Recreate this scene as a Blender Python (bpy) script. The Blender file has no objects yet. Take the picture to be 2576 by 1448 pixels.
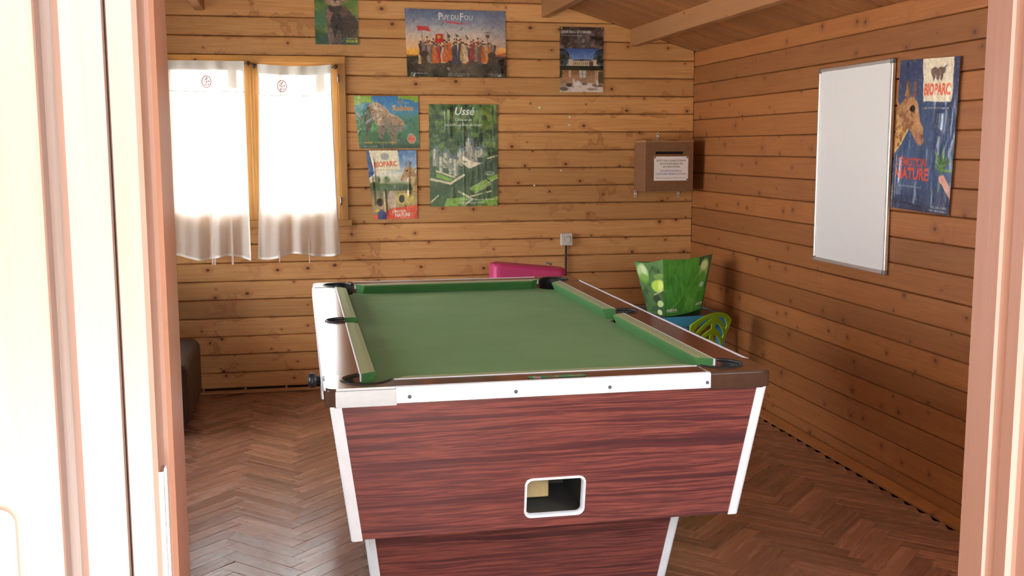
import bpy, bmesh, math, random
import numpy as np
from mathutils import Matrix, Vector

scene = bpy.context.scene
COL = scene.collection

# ---------------------------------------------------------------- camera
CAM = Vector((-2.512, -6.624, 1.476))
YAW, PITCH, ROLL, FPX = 0.1961, 0.1302, -0.003, 2691.0
fw = Vector((math.sin(YAW)*math.cos(PITCH), math.cos(YAW)*math.cos(PITCH), -math.sin(PITCH)))
rt = Vector((math.cos(YAW), -math.sin(YAW), 0))
up = rt.cross(fw)
rt, up = math.cos(ROLL)*rt + math.sin(ROLL)*up, -math.sin(ROLL)*rt + math.cos(ROLL)*up
cam_data = bpy.data.cameras.new('camera')
cam_data.sensor_width = 36.0
cam_data.lens = FPX/2576*36.0
cam_data.clip_start = 0.05
cam = bpy.data.objects.new('camera', cam_data)
cam.matrix_world = Matrix(((rt.x, up.x, -fw.x, CAM.x), (rt.y, up.y, -fw.y, CAM.y), (rt.z, up.z, -fw.z, CAM.z), (0, 0, 0, 1)))
COL.objects.link(cam)
scene.camera = cam

# ---------------------------------------------------------------- world, light, exposure
SKY = 2.6
world = bpy.data.worlds.new('world'); scene.world = world
world.use_nodes = True
wn = world.node_tree
wn.nodes['Background'].inputs['Color'].default_value = (0.92, 0.96, 1.03, 1)
wn.nodes['Background'].inputs['Strength'].default_value = SKY
sun_data = bpy.data.lights.new('sun', 'SUN'); sun_data.energy = 22.0; sun_data.angle = math.radians(1.5); sun_data.color = (.98, .97, .98)
sun = bpy.data.objects.new('sun', sun_data); sun.rotation_euler = Vector((-.62, -.03, -.78)).to_track_quat('-Z', 'Y').to_euler(); COL.objects.link(sun)
def portal(loc, rot, sx, sy):
    l = bpy.data.lights.new('portal', 'AREA'); l.shape = 'RECTANGLE'; l.size = sx; l.size_y = sy
    l.cycles.is_portal = True
    o = bpy.data.objects.new('portal', l); o.location = loc; o.rotation_euler = rot; COL.objects.link(o)
portal((-2.18, -5.56, 1.0), (math.pi/2, 0, 0), 0.9, 2.0)
portal((-2.765, 0.12, 1.52), (-math.pi/2, 0, 0), 1.1, 1.0)
portal((-4.2, -3.85, 1.38), (0, -math.pi/2, 0), 1.3, 1.1)
portal((-4.2, -1.35, 1.20), (0, -math.pi/2, 0), 1.6, 1.7)
portal((-.925, -5.65, 1.35), (math.pi/2, 0, 0), 1.05, 1.35)
scene.view_settings.view_transform = 'Standard'
scene.view_settings.look = 'None'
scene.view_settings.gamma = 1.0
scene.view_settings.use_curve_mapping = False
scene.view_settings.exposure = 2.6
scene.cycles.max_bounces = 10
scene.cycles.diffuse_bounces = 6
scene.cycles.transparent_max_bounces = 12

# ---------------------------------------------------------------- helpers
def worldm(o):
    if o.parent: return worldm(o.parent) @ o.matrix_parent_inverse @ o.matrix_basis
    return o.matrix_basis.copy()

def link(name, me, mats, parent=None, local=False):
    o = bpy.data.objects.new(name, me)
    if mats is not None:
        for m in (mats if isinstance(mats, (list, tuple)) else [mats]): me.materials.append(m)
    COL.objects.link(o)
    if parent is not None:
        o.parent = parent
        if not local: o.matrix_parent_inverse = worldm(parent).inverted()
    return o

def tag(o, label=None, cat=None, group=None, kind=None):
    if label: o['label'] = label
    if cat: o['category'] = cat
    if group: o['group'] = group
    if kind: o['kind'] = kind
    return o

def empty(name, loc=(0, 0, 0), rz=0):
    o = bpy.data.objects.new(name, None); o.empty_display_size = 0.1
    o.location = loc; o.rotation_euler = (0, 0, rz); COL.objects.link(o)
    return o

class MB:
    """collects shapes into one bmesh"""
    def __init__(s): s.bm = bmesh.new()
    def raw(s, vs, fs, mi=0, smooth=False):
        bv = [s.bm.verts.new(v) for v in vs]
        for f in fs:
            try:
                fc = s.bm.faces.new([bv[i] for i in f]); fc.material_index = mi; fc.smooth = smooth
            except ValueError: pass
        return bv
    def box(s, lo, hi, bev=0.0, seg=1, mi=0):
        t = bmesh.new(); bmesh.ops.create_cube(t, size=1)
        for v in t.verts: v.co = Vector([lo[i] + (v.co[i]+.5)*(hi[i]-lo[i]) for i in range(3)])
        if bev > 0: bmesh.ops.bevel(t, geom=list(t.edges), offset=bev, segments=seg, affect='EDGES', profile=.5)
        s.merge(t, mi); return s
    def merge(s, t, mi=0, mat=None, smooth=False):
        mp = {}
        for v in t.verts: mp[v] = s.bm.verts.new(mat @ v.co if mat else v.co)
        for f in t.faces:
            nf = s.bm.faces.new([mp[v] for v in f.verts]); nf.material_index = mi; nf.smooth = smooth or f.smooth
        t.free(); return s
    def prism(s, pts, axis, a, b, mi=0, smooth=False):
        """extrude 2-D outline along axis (0,1,2) from a to b; pts in the two other axes in order"""
        def mk(p, h):
            q = list(p); q.insert(axis, h); return q
        n = len(pts)
        area = sum(pts[i][0]*pts[(i+1) % n][1]-pts[(i+1) % n][0]*pts[i][1] for i in range(n))
        flip = (area < 0) ^ (axis == 1)
        vs = [mk(p, a) for p in pts]+[mk(p, b) for p in pts]
        fs = [list(range(n))[::-1], list(range(n, 2*n))]+[[i, (i+1) % n, n+(i+1) % n, n+i] for i in range(n)]
        if flip: fs = [f[::-1] for f in fs]
        s.raw(vs, fs, mi)
        return s
    def tube(s, pts, r, n=8, mi=0, closed=False, cap=True, smooth=True):
        pts = [Vector(p) for p in pts]; m = len(pts); rings = []
        rad = r if isinstance(r, (list, tuple)) else [r]*m
        prev = None
        for i, p in enumerate(pts):
            if closed: d = pts[(i+1) % m]-pts[i-1]
            else: d = pts[min(i+1, m-1)]-pts[max(i-1, 0)]
            d.normalize()
            if prev is None:
                ref = Vector((0, 0, 1)) if abs(d.z) < .9 else Vector((1, 0, 0))
                u = d.cross(ref).normalized()
            else:
                u = (prev - d*prev.dot(d)).normalized()
            prev = u; v = d.cross(u)
            rings.append([s.bm.verts.new(p+rad[i]*(math.cos(2*math.pi*k/n)*u+math.sin(2*math.pi*k/n)*v)) for k in range(n)])
        rg = range(m if closed else m-1)
        for i in rg:
            A, B_ = rings[i], rings[(i+1) % m]
            for k in range(n):
                f = s.bm.faces.new([A[k], A[(k+1) % n], B_[(k+1) % n], B_[k]]); f.smooth = smooth; f.material_index = mi
        if cap and not closed:
            s.bm.faces.new(rings[0][::-1]).material_index = mi; s.bm.faces.new(rings[-1]).material_index = mi
        return s
    def lathe(s, prof, c=(0, 0, 0), n=20, axis=2, mi=0, smooth=True):
        rings = []
        for r, h in prof:
            ring = []
            for k in range(n):
                a = 2*math.pi*k/n; q = [r*math.cos(a), r*math.sin(a)]; q.insert(axis, h)
                ring.append(s.bm.verts.new([q[i]+c[i] for i in range(3)]))
            rings.append(ring)
        for A, B_ in zip(rings, rings[1:]):
            for k in range(n):
                f = s.bm.faces.new([A[k], A[(k+1) % n], B_[(k+1) % n], B_[k]]); f.smooth = smooth; f.material_index = mi
        s.bm.faces.new(rings[0][::-1]).material_index = mi; s.bm.faces.new(rings[-1]).material_index = mi
        return s
    def surf(s, fn, nu, nv, mi=0, closed_u=False):
        g = [[s.bm.verts.new(fn(i/nu, j/nv)) for i in range(nu+(0 if closed_u else 1))] for j in range(nv+1)]
        w = nu if closed_u else nu
        for j in range(nv):
            for i in range(nu):
                i2 = (i+1) % len(g[0])
                f = s.bm.faces.new([g[j][i], g[j][i2], g[j+1][i2], g[j+1][i]]); f.smooth = True; f.material_index = mi
        return s
    def mesh(s, name, recalc=True):
        if recalc: bmesh.ops.recalc_face_normals(s.bm, faces=s.bm.faces)
        me = bpy.data.meshes.new(name); s.bm.to_mesh(me); s.bm.free(); return me
    def build(s, name, mats, parent=None, local=False, recalc=True):
        return link(name, s.mesh(name, recalc), mats, parent, local)

def solidify(o, t, off=0):
    m = o.modifiers.new('solid', 'SOLIDIFY'); m.thickness = t; m.offset = off; return o

def S2L(c):
    c = np.asarray(c, float)
    return np.where(c <= .04045, c/12.92, ((c+.055)/1.055)**2.4)
def L(r, g, b): return tuple(float(x) for x in S2L([r/255, g/255, b/255])) + (1,)

PITCHB, Z0 = 0.112, 0.007     # board height and foot of the lowest board
# ---------------------------------------------------------------- materials
class NT:
    def __init__(s, name):
        s.m = bpy.data.materials.new(name); s.m.use_nodes = True; s.t = s.m.node_tree
        s.bsdf = s.t.nodes['Principled BSDF']; s.out = s.t.nodes['Material Output']
    def n(s, typ, **kw):
        x = s.t.nodes.new(typ)
        for k, v in kw.items():
            if k in x.inputs.keys() if isinstance(k, str) else False: x.inputs[k].default_value = v
            else: setattr(x, k, v)
        return x
    def l(s, a, b): s.t.links.new(a, b)
    def math(s, op, a, b=None, c=None, clamp=False):
        x = s.t.nodes.new('ShaderNodeMath'); x.operation = op; x.use_clamp = clamp
        for i, v in enumerate((a, b, c)):
            if v is None: continue
            if isinstance(v, (int, float)): x.inputs[i].default_value = v
            else: s.l(v, x.inputs[i])
        return x.outputs[0]
    def mix(s, fac, a, b, blend='MIX'):
        x = s.t.nodes.new('ShaderNodeMix'); x.data_type = 'RGBA'; x.blend_type = blend
        for i, v in ((0, fac), (6, a), (7, b)):
            if isinstance(v, (int, float)): x.inputs[i].default_value = v
            elif isinstance(v, tuple): x.inputs[i].default_value = v
            else: s.l(v, x.inputs[i])
        return x.outputs[2]
    def ramp(s, fac, stops, interp='LINEAR'):
        x = s.t.nodes.new('ShaderNodeValToRGB'); x.color_ramp.interpolation = interp
        e = x.color_ramp.elements
        while len(e) < len(stops): e.new(.5)
        for i, (p, c) in enumerate(stops):
            e[i].position = p; e[i].color = c if isinstance(c, tuple) else (c, c, c, 1)
        s.l(fac, x.inputs[0]); return x.outputs[0]
    def maprange(s, v, a, b, c=0., d=1.):
        x = s.t.nodes.new('ShaderNodeMapRange'); x.clamp = True; x.interpolation_type = 'SMOOTHSTEP'
        s.l(v, x.inputs[0])
        for i, q in enumerate((a, b, c, d)): x.inputs[i+1].default_value = q
        return x.outputs[0]
    def noise(s, vec, scale, detail=3, rough=.55, dist=0.):
        x = s.t.nodes.new('ShaderNodeTexNoise'); x.inputs['Scale'].default_value = scale
        x.inputs['Detail'].default_value = detail; x.inputs['Roughness'].default_value = rough
        x.inputs['Distortion'].default_value = dist
        if vec is not None: s.l(vec, x.inputs['Vector'])
        return x.outputs['Fac']
    def comb(s, a, b, c):
        x = s.t.nodes.new('ShaderNodeCombineXYZ')
        for i, v in enumerate((a, b, c)):
            if isinstance(v, (int, float)): x.inputs[i].default_value = v
            else: s.l(v, x.inputs[i])
        return x.outputs[0]
    def coords(s, what='Object'):
        tc = s.t.nodes.new('ShaderNodeTexCoord'); sp = s.t.nodes.new('ShaderNodeSeparateXYZ')
        s.l(tc.outputs[what], sp.inputs[0]); return sp.outputs
    def rand(s):
        return s.t.nodes.new('ShaderNodeObjectInfo').outputs['Random']
    def bump(s, h, strength=.2, dist=.01):
        x = s.t.nodes.new('ShaderNodeBump'); x.inputs['Strength'].default_value = strength; x.inputs['Distance'].default_value = dist
        s.l(h, x.inputs['Height']); s.l(x.outputs[0], s.bsdf.inputs['Normal'])
    def set(s, **kw):
        for k, v in kw.items():
            i = s.bsdf.inputs[k.replace('_', ' ')]
            if hasattr(v, 'is_output') or isinstance(v, bpy.types.NodeSocket): s.l(v, i)
            else: i.default_value = v
        return s

def plain(name, col, rough=.5, metal=0., var=.06, vscale=30., spec=.5, coat=0., bump=0.):
    """plain colour with a little procedural mottling"""
    t = NT(name); X = t.coords(); v = t.comb(X[0], X[1], X[2])
    nz = t.noise(v, vscale, 3)
    d = tuple(min(1, c*(1-var*2)) for c in col[:3])+(1,); h = tuple(min(1, c*(1+var)) for c in col[:3])+(1,)
    c = t.ramp(nz, [(.3, d), (.7, h)])
    t.set(Base_Color=c, Roughness=rough, Metallic=metal, Specular_IOR_Level=spec, Coat_Weight=coat)
    if bump: t.bump(nz, bump, .004)
    return t.m

def pine(name, a='X', b='Z', pale=(.70, .375, .143, 1), mid=(.60, .27, .086, 1), dark=(.38, .12, .032, 1), knots=True, stains=0., rough=.5, kscale=5.2, kdens=.25, bmp=.25, seam=.007, con=1.):
    """varnished pine: a = grain axis, b = across"""
    t = NT(name); X = t.coords(); ix = {'X': 0, 'Y': 1, 'Z': 2}
    r = t.rand()
    A = t.math('ADD', X[ix[a]], t.math('MULTIPLY', r, 61.0))
    Bc = t.math('ADD', X[ix[b]], t.math('MULTIPLY', r, 23.0))
    k = None
    if knots:
        vo = t.n('ShaderNodeTexVoronoi'); vo.voronoi_dimensions = '2D'; vo.feature = 'F1'
        vo.inputs['Scale'].default_value = kscale; vo.inputs['Randomness'].default_value = 1
        t.l(t.comb(t.math('MULTIPLY', A, 1.0), t.math('MULTIPLY', Bc, 1.25), 0), vo.inputs['Vector'])
        sp = t.n('ShaderNodeSeparateColor'); t.l(vo.outputs['Color'], sp.inputs[0])
        pick = t.math('GREATER_THAN', sp.outputs[0], kdens)
        size = t.math('MULTIPLY_ADD', sp.outputs[1], .06, .025)
        rel = t.math('DIVIDE', vo.outputs['Distance'], size)
        core = t.math('MULTIPLY', t.maprange(rel, .45, 1.05, 1, 0), pick)
        halo = t.math('MULTIPLY', t.maprange(rel, .8, 3.4, 1, 0), pick)
        k = (core, halo)
        Bg = t.math('MULTIPLY_ADD', halo, .022, Bc)
    else: Bg = Bc
    g1 = t.noise(t.comb(t.math('MULTIPLY', A, .9), t.math('MULTIPLY', Bg, 17), t.math('MULTIPLY', r, 9.)), 1.0, 4, .6, .3)
    g2 = t.noise(t.comb(t.math('MULTIPLY', A, 3.5), t.math('MULTIPLY', Bg, 110), 0), 1.0, 3, .6, .2)
    g3 = t.noise(t.comb(t.math('MULTIPLY', A, 1.3), t.math('MULTIPLY', Bc, 5), 3.3), 1.0, 2, .5)
    base = t.ramp(g1, [(.25, mid), (.5, pale), (.75, mid)])
    base = t.mix(t.maprange(g2, .35, .75, 0, .38*con), base, dark)
    base = t.mix(t.maprange(g3, .35, .75, 0, .5), base, mid)
    tint = t.math('MULTIPLY_ADD', r, .34, .80)
    hs = t.n('ShaderNodeHueSaturation'); t.l(base, hs.inputs['Color']); t.l(tint, hs.inputs['Value'])
    base = hs.outputs[0]
    if k:
        base = t.mix(t.math('MULTIPLY', k[1], .45), base, dark)
        base = t.mix(t.math('MULTIPLY', k[0], .92), base, (.085, .026, .010, 1))
    if stains:
        # water tide lines and drips that run over neighbouring boards (world-fixed)
        ge = t.n('ShaderNodeNewGeometry'); sg = t.n('ShaderNodeSeparateXYZ'); t.l(ge.outputs['Position'], sg.inputs[0])
        P = t.comb(sg.outputs[0], sg.outputs[1], sg.outputs[2])
        fz = t.math('FRACT', t.math('DIVIDE', t.math('SUBTRACT', sg.outputs[2], seam), PITCHB))
        near = t.math('POWER', t.math('MULTIPLY', t.math('ABSOLUTE', t.math('SUBTRACT', fz, .5)), 2.), 2.5)
        lump = t.noise(P, 7.0, 3, .5, .3)
        run = t.maprange(t.noise(t.comb(t.math('MULTIPLY', sg.outputs[0], 9.), t.math('MULTIPLY', sg.outputs[1], 9.), t.math('MULTIPLY', sg.outputs[2], 1.2)), 1., 3, .6), .5, .75, 0, .12)
        val = t.math('ADD', t.math('ADD', lump, t.math('MULTIPLY', near, .16)), run)
        body_ = t.maprange(val, .63, .72, 0, 1)
        edge = t.math('MULTIPLY', t.maprange(val, .62, .66, 0, 1), t.maprange(val, .66, .72, 1, 0))
        where = t.maprange(t.noise(P, 1.3, 2, .5), .42, .58, 0, 1)
        base = t.mix(t.math('MULTIPLY', t.math('MULTIPLY', body_, where), .30*stains), base, (.34, .12, .036, 1))
        base = t.mix(t.math('MULTIPLY', t.math('MULTIPLY', edge, where), .42*stains), base, (.24, .07, .022, 1))
        seamd = t.math('MULTIPLY', t.maprange(near, .72, 1., 0, 1), t.maprange(t.noise(P, 4., 3, .6), .35, .6, 0, 1))
        base = t.mix(t.math('MULTIPLY', seamd, .45*stains), base, (.17, .052, .017, 1))
    t.set(Base_Color=base, Roughness=rough, Specular_IOR_Level=.45)
    if bmp: t.bump(t.math('ADD', g2, t.math('MULTIPLY', g1, .6)), bmp, .003)
    return t.m

M = {}
M['pine_back'] = pine('pine_back', 'X', 'Z', stains=1.0)
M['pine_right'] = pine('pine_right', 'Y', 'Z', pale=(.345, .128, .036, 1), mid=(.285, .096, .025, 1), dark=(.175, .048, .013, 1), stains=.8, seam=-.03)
M['pine_left'] = pine('pine_left', 'Y', 'Z')
M['pine_front'] = pine('pine_front', 'X', 'Z')
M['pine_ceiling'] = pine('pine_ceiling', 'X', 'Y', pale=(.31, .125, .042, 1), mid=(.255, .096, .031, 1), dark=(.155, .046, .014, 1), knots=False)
M['pine_beam'] = pine('pine_beam', 'Y', 'Z', pale=(.36, .17, .07, 1), mid=(.30, .135, .05, 1), kdens=.7)
M['pine_window'] = pine('pine_window', 'Z', 'X', pale=(.62, .32, .09, 1), mid=(.55, .25, .06, 1), kdens=.9, rough=.35)
M['pine_windowh'] = pine('pine_windowh', 'X', 'Z', pale=(.62, .32, .09, 1), mid=(.55, .25, .06, 1), kdens=.9, rough=.35)
M['pine_door'] = pine('pine_door', 'Z', 'X', pale=(.215, .142, .118, 1), mid=(.195, .122, .098, 1), dark=(.165, .096, .074, 1), kdens=.985, con=.6, rough=.35, bmp=.15)
M['pine_jamb'] = pine('pine_jamb', 'Z', 'Y', pale=(.195, .105, .076, 1), mid=(.178, .091, .063, 1), dark=(.15, .073, .049, 1), knots=False, con=.6, rough=.35, bmp=.1)
M['pine_sill'] = pine('pine_sill', 'X', 'Y', pale=(.58, .33, .15, 1), mid=(.48, .24, .09, 1), rough=.6)
M['backing'] = plain('backing', (.035, .016, .008, 1), .9)
M['dark'] = plain('dark', (.012, .011, .012, 1), .6)
M['alu'] = plain('alu', (.78, .79, .82, 1), .32, .85, .03)
M['alu_white'] = plain('alu_white', (.84, .84, .90, 1), .3, .0, .02, spec=.8)
M['steel'] = plain('steel', (.55, .55, .56, 1), .3, 1.)
M['white'] = plain('white', (.80, .79, .77, 1), .4)
M['concrete'] = plain('concrete', (.50, .49, .47, 1), .9, var=.12, vscale=9)
M['roofing'] = plain('roofing', (.10, .09, .085, 1), .9)

def glass_mat():
    t = NT('window_glass'); tr = t.n('ShaderNodeBsdfTransparent'); gl = t.n('ShaderNodeBsdfGlossy')
    gl.inputs['Roughness'].default_value = .02; tr.inputs['Color'].default_value = (.95, .97, .96, 1)
    fr = t.n('ShaderNodeFresnel'); fr.inputs['IOR'].default_value = 1.45
    mx = t.n('ShaderNodeMixShader'); t.l(fr.outputs[0], mx.inputs[0]); t.l(tr.outputs[0], mx.inputs[1]); t.l(gl.outputs[0], mx.inputs[2])
    t.l(mx.outputs[0], t.out.inputs[0]); return t.m
M['glass'] = glass_mat()

# ---------------------------------------------------------------- the shell
XL, XR, YB, YF = -4.06, 0.0, 0.0, -5.5
XM = (XL+XR)/2
EAVE, SLOPE = 2.085, 0.30
RIDGE = EAVE + SLOPE*(XR-XM)
def roof_z(x): return RIDGE - SLOPE*abs(x-XM)

rng = random.Random(4)

def plank_section(z0, z1, t=.03, ch=.004, off=0.):
    ch *= 1.25
    """log-cabin board section: (depth, z); depth 0 is the face, + is into the wall"""
    c = ch
    return [(off+t, z0+.0008), (off+c*1.3, z0+.0008), (off+.0006, z0+c), (off, z0+c*2.2), (off, z1-c*2.2), (off+.0006, z1-c), (off+c*1.3, z1-.0008), (off+t, z1-.0008)]

def plank(name, parent, mat, sec, f0, f1, place):
    """sweep a section between ends f0(z), f1(z); place(u, depth, z) -> xyz"""
    n = len(sec); vs = [place(f0(z), d, z) for d, z in sec]+[place(f1(z), d, z) for d, z in sec]
    fs = ([list(range(n)), list(range(2*n-1, n-1, -1))] if n == 8 else [])+[[i, n+i, n+(i+1) % n, (i+1) % n] for i in range(n)]
    b = MB(); b.raw(vs, fs)
    return b.build(name, mat, parent)

WIN = (-3.315, -2.215, 1.015, 2.023)
# back wall: backing slab + boards
wb = MB()
sx0, sx1, sz0, sz1 = WIN
def gslab(b, x0, x1, zlo, y0, y1):
    xs = sorted({x0, x1} | ({XM} if x0 < XM < x1 else set()))
    b.prism([(x0, zlo), (x1, zlo)]+[(x, roof_z(x)+.029) for x in reversed(xs)], 1, y0, y1)
gslab(wb, XL-.07, sx0, -.05, .024, .07); gslab(wb, sx1, XR+.07, -.05, .024, .07)
wb.box((sx0, .024, -.05), (sx1, .07, sz0)); gslab(wb, sx0, sx1, sz1, .024, .07)
wall_back = tag(wb.build('wall_back', M['backing']), kind='structure')
k = 0
while Z0+k*PITCHB < RIDGE-.02:
    z0, z1 = Z0+k*PITCHB, Z0+(k+1)*PITCHB
    if k == 0: z0 += .016
    off = rng.uniform(-.002, .002)
    z1c = min(z1, RIDGE-.012)
    sec = plank_section(z0, z1c, .024, .0045, off)
    if z0 < EAVE < z1c-.02: sec = sec[:4]+[(off, EAVE)]+sec[4:]+[(off+.024, EAVE)]
    def fl(z): return max(XL+.001, XM-(RIDGE-z)/SLOPE+.004)
    def fr(z): return min(XR-.001, XM+(RIDGE-z)/SLOPE-.004)
    def pl(u, d, z): return (u, YB+d, z)
    if z0 > sz0-.05 and z1 < sz1+.05:
        plank('plank', wall_back, M['pine_back'], sec, fl, lambda z: sx0, pl)
        plank('plank', wall_back, M['pine_back'], sec, lambda z: sx1, fr, pl)
    else: plank('plank', wall_back, M['pine_back'], sec, fl, fr, pl)
    k += 1

# right and left walls
def side_wall(name, x, sgn, mat, wins=(), off0=-.03):
    b = MB()
    xx = (x+sgn*.024, x+sgn*.07); lo, hi = min(xx), max(xx)
    ys = [YF] + [v for w in wins for v in w[:2]] + [YB+.02]
    top = EAVE
    for i in range(0, len(ys)-1, 2): b.box((lo, ys[i], -.05), (hi, ys[i+1], top+.02))
    for (a, c, zl, zh) in wins:
        b.box((lo, a, -.05), (hi, c, zl)); b.box((lo, a, zh), (hi, c, top+.02))
    w = tag(b.build(name, M['backing']), kind='structure')
    z = off0
    while z < EAVE-.01:
        z0, z1 = max(z, .004), min(z+PITCHB, EAVE-.002)
        off = rng.uniform(-.002, .003)
        sec = plank_section(z0, z1, .024, .0035, off)
        segs = [(YF, YB)]
        for (a, c, zl, zh) in wins:
            if z1 > zl+.02 and z0 < zh-.02:
                segs = [s for q in segs for s in ([(q[0], a), (c, q[1])] if q[0] < a < q[1] else [q])]
        for a, c in segs:
            plank('plank', w, mat, sec, lambda z_, a=a: a, lambda z_, c=c: c, lambda u, d, zz: (x+sgn*d, u, zz))
        z += PITCHB
    return w
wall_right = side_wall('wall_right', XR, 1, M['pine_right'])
LW = [(-4.4, -3.3, .76, 2.0), (-2.2, -.5, .40, 2.0)]  # unseen windows, added to light the room from the left
wall_left = side_wall('wall_left', XL, -1, M['pine_left'], LW, Z0-.03)

# front wall with the double door opening
DX0, DX1, DZ = -3.45, -1.60, 2.06
FW = (-1.45, -.40, Z0+6*PITCHB, Z0+18*PITCHB)          # unseen window beside the door, added to brighten the room
b = MB()
gslab(b, XL-.04, DX0, -.05, YF-.07, YF-.024); gslab(b, DX1, FW[0], -.05, YF-.07, YF-.024); gslab(b, DX0, DX1, DZ, YF-.07, YF-.024)
gslab(b, FW[1], XR+.04, -.05, YF-.07, YF-.024); gslab(b, FW[0], FW[1], FW[3], YF-.07, YF-.024); b.box((FW[0], YF-.07, -.05), (FW[1], YF-.024, FW[2]))
wall_front = tag(b.build('wall_front', M['backing']), kind='structure')
for side, (dd, sg) in enumerate(((YF, -1), (YF-.094, 1))):
    k = 0
    while Z0+k*PITCHB < RIDGE-.02:
        z0, z1 = Z0+k*PITCHB, min(Z0+(k+1)*PITCHB, RIDGE-.012)
        sec = plank_section(z0, z1, .024, .0045)
        if z0 < EAVE < z1-.02: sec = sec[:4]+[(0., EAVE)]+sec[4:]+[(.024, EAVE)]
        def fl(z): return max(XL+.001, XM-(RIDGE-z)/SLOPE+.004)
        def fr(z): return min(XR-.001, XM+(RIDGE-z)/SLOPE-.004)
        def pl(u, d, z): return (u, dd+sg*d, z)
        if z1 < DZ+.05:
            plank('plank', wall_front, M['pine_front'], sec, fl, lambda z: DX0, pl)
            if z0 > FW[2]-.05 and z1 < FW[3]+.05:
                plank('plank', wall_front, M['pine_front'], sec, lambda z: DX1, lambda z: FW[0], pl); plank('plank', wall_front, M['pine_front'], sec, lambda z: FW[1], fr, pl)
            else: plank('plank', wall_front, M['pine_front'], sec, lambda z: DX1, fr, pl)
        else: plank('plank', wall_front, M['pine_front'], sec, fl, fr, pl)
        k += 1

# ceiling: two slopes of boards running down the slope, beams under them
th = math.atan(SLOPE)
half = (XR-XM)/math.cos(th)
for side, sg in (('right', 1), ('left', -1)):
    b = MB()
    b.prism([(XM, RIDGE+.03), (XM+sg*2.35, RIDGE+.03-SLOPE*2.35), (XM+sg*2.35, RIDGE+.07-SLOPE*2.35), (XM, RIDGE+.07)], 1, YF-.35, YB+.35)
    ceil = tag(b.build('ceiling', M['roofing']), kind='structure')
    me = None; BW = .094
    nb = int((YB-YF)/BW)+1
    for i in range(nb):
        y1 = YB-i*BW; y0 = max(y1-BW, YF)
        if me is None:
            q = MB(); s = [(.0012, .028), (.0012, .004), (.005, 0), (BW-.005, 0), (BW-.0012, .004), (BW-.0012, .028)]
            q.prism([(p[0]-BW/2, p[1]) for p in s], 0, 0, half+.06); me = q.mesh('board')
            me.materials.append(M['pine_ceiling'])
        o = bpy.data.objects.new('board', me); COL.objects.link(o); o.parent = ceil
        o.location = (XM, y1-BW/2, RIDGE)
        o.rotation_euler = (0, th, 0) if sg > 0 else (0, math.pi-th, 0)
        if sg < 0: o.rotation_euler = (0, th, math.pi)
    for bx in ((-1.005, -.43) if sg > 0 else (-3.075, -3.66)):
        x0, x1 = bx, bx+.055 if sg > 0 else bx+.055
        q = MB(); zb = (2.275 if abs(bx-XM) < 1.3 else 2.11)
        q.prism([(x0, zb+.004), (x0+.004, zb), (x1-.004, zb), (x1, zb+.004), (x1, roof_z(x1)-.001), (x0, roof_z(x0)-.001)], 1, YF+.001, YB-.001)
        q.build('beam', M['pine_beam'], ceil)
    if sg > 0:
        q = MB(); q.box((XM-.035, YF+.001, RIDGE-.2), (XM+.035, YB-.001, RIDGE-.013), .004); q.build('ridge_beam', M['pine_beam'], ceil)

# floor: subfloor + herringbone blocks
t = NT('parquet'); X = t.coords(); r = t.rand()
vv = t.comb(t.math('MULTIPLY_ADD', X[0], 2.0, t.math('MULTIPLY', r, 40.)), t.math('MULTIPLY', X[1], 34.), t.math('MULTIPLY', r, 11.))
g = t.noise(vv, 1., 4, .6, .3)
c = t.ramp(g, [(.25, (.235, .098, .052, 1)), (.55, (.315, .14, .076, 1)), (.8, (.40, .19, .108, 1))])
hs = t.n('ShaderNodeHueSaturation'); t.l(c, hs.inputs['Color']); t.l(t.math('MULTIPLY_ADD', t.math('POWER', r, 1.3), .5, .76), hs.inputs['Value'])
t.set(Base_Color=hs.outputs[0], Roughness=t.maprange(g, .2, .8, .20, .32), Specular_IOR_Level=.5)
t.bump(g, .08, .002)
M['parquet'] = t.m
t = NT('parquet_far'); ge = t.n('ShaderNodeAttribute'); ge.attribute_name = 'tone'
X = t.coords(); g = t.noise(t.comb(X[0], X[1], X[2]), 30., 3)
c = t.mix(ge.outputs['Fac'], (.205, .086, .045, 1), (.385, .178, .098, 1))
c = t.mix(t.maprange(g, .3, .7, 0, .3), c, (.12, .05, .024, 1))
t.set(Base_Color=c, Roughness=.27); M['parquet_far'] = t.m
b = MB(); b.box((XL-.02, YF-.1, -.06), (XR+.02, YB+.02, -.004))
floor = tag(b.build('floor', M['dark']), kind='structure')
BLW, BLL = .07, .35
q = MB(); q.box((-BLL/2+.0004, -BLW/2+.0004, -.004), (BLL/2-.0004, BLW/2-.0004, 0), .0009)
blk = q.mesh('parquet_block'); blk.materials.append(M['parquet'])
blocks = []
ca, sa = math.cos(math.pi/4), math.sin(math.pi/4)
for m_ in range(-12, 13):
    for k in range(-90, 91):
        for typ in (0, 1):
            if typ == 0: cx, cy, an = k*BLW+m_*2*BLL+BLL/2, k*BLW+BLW/2, 0
            else: cx, cy, an = k*BLW+BLL+m_*2*BLL+BLW/2, k*BLW+BLW-BLL/2, math.pi/2
            x, y = cx*ca-cy*sa-2.03, cx*sa+cy*ca-2.75
            if XL-.12 < x < XR+.12 and YF-.12 < y < YB+.12:
                inside = XL+.16 < x < XR-.16 and YF+.16 < y < YB-.16
                d = Vector((x, y, 0))-CAM; u_ = d.dot(rt)/d.dot(fw); v_ = d.dot(up)/d.dot(fw)
                seen = abs(u_) < 1330/FPX and abs(v_) < 760/FPX and not (-2.3 < x < -1.4 and y > -3.4)
                blocks.append((0 if (seen and inside) else 1, d.length, x, y, an+math.pi/4))
blocks.sort()
rest = []
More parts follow.
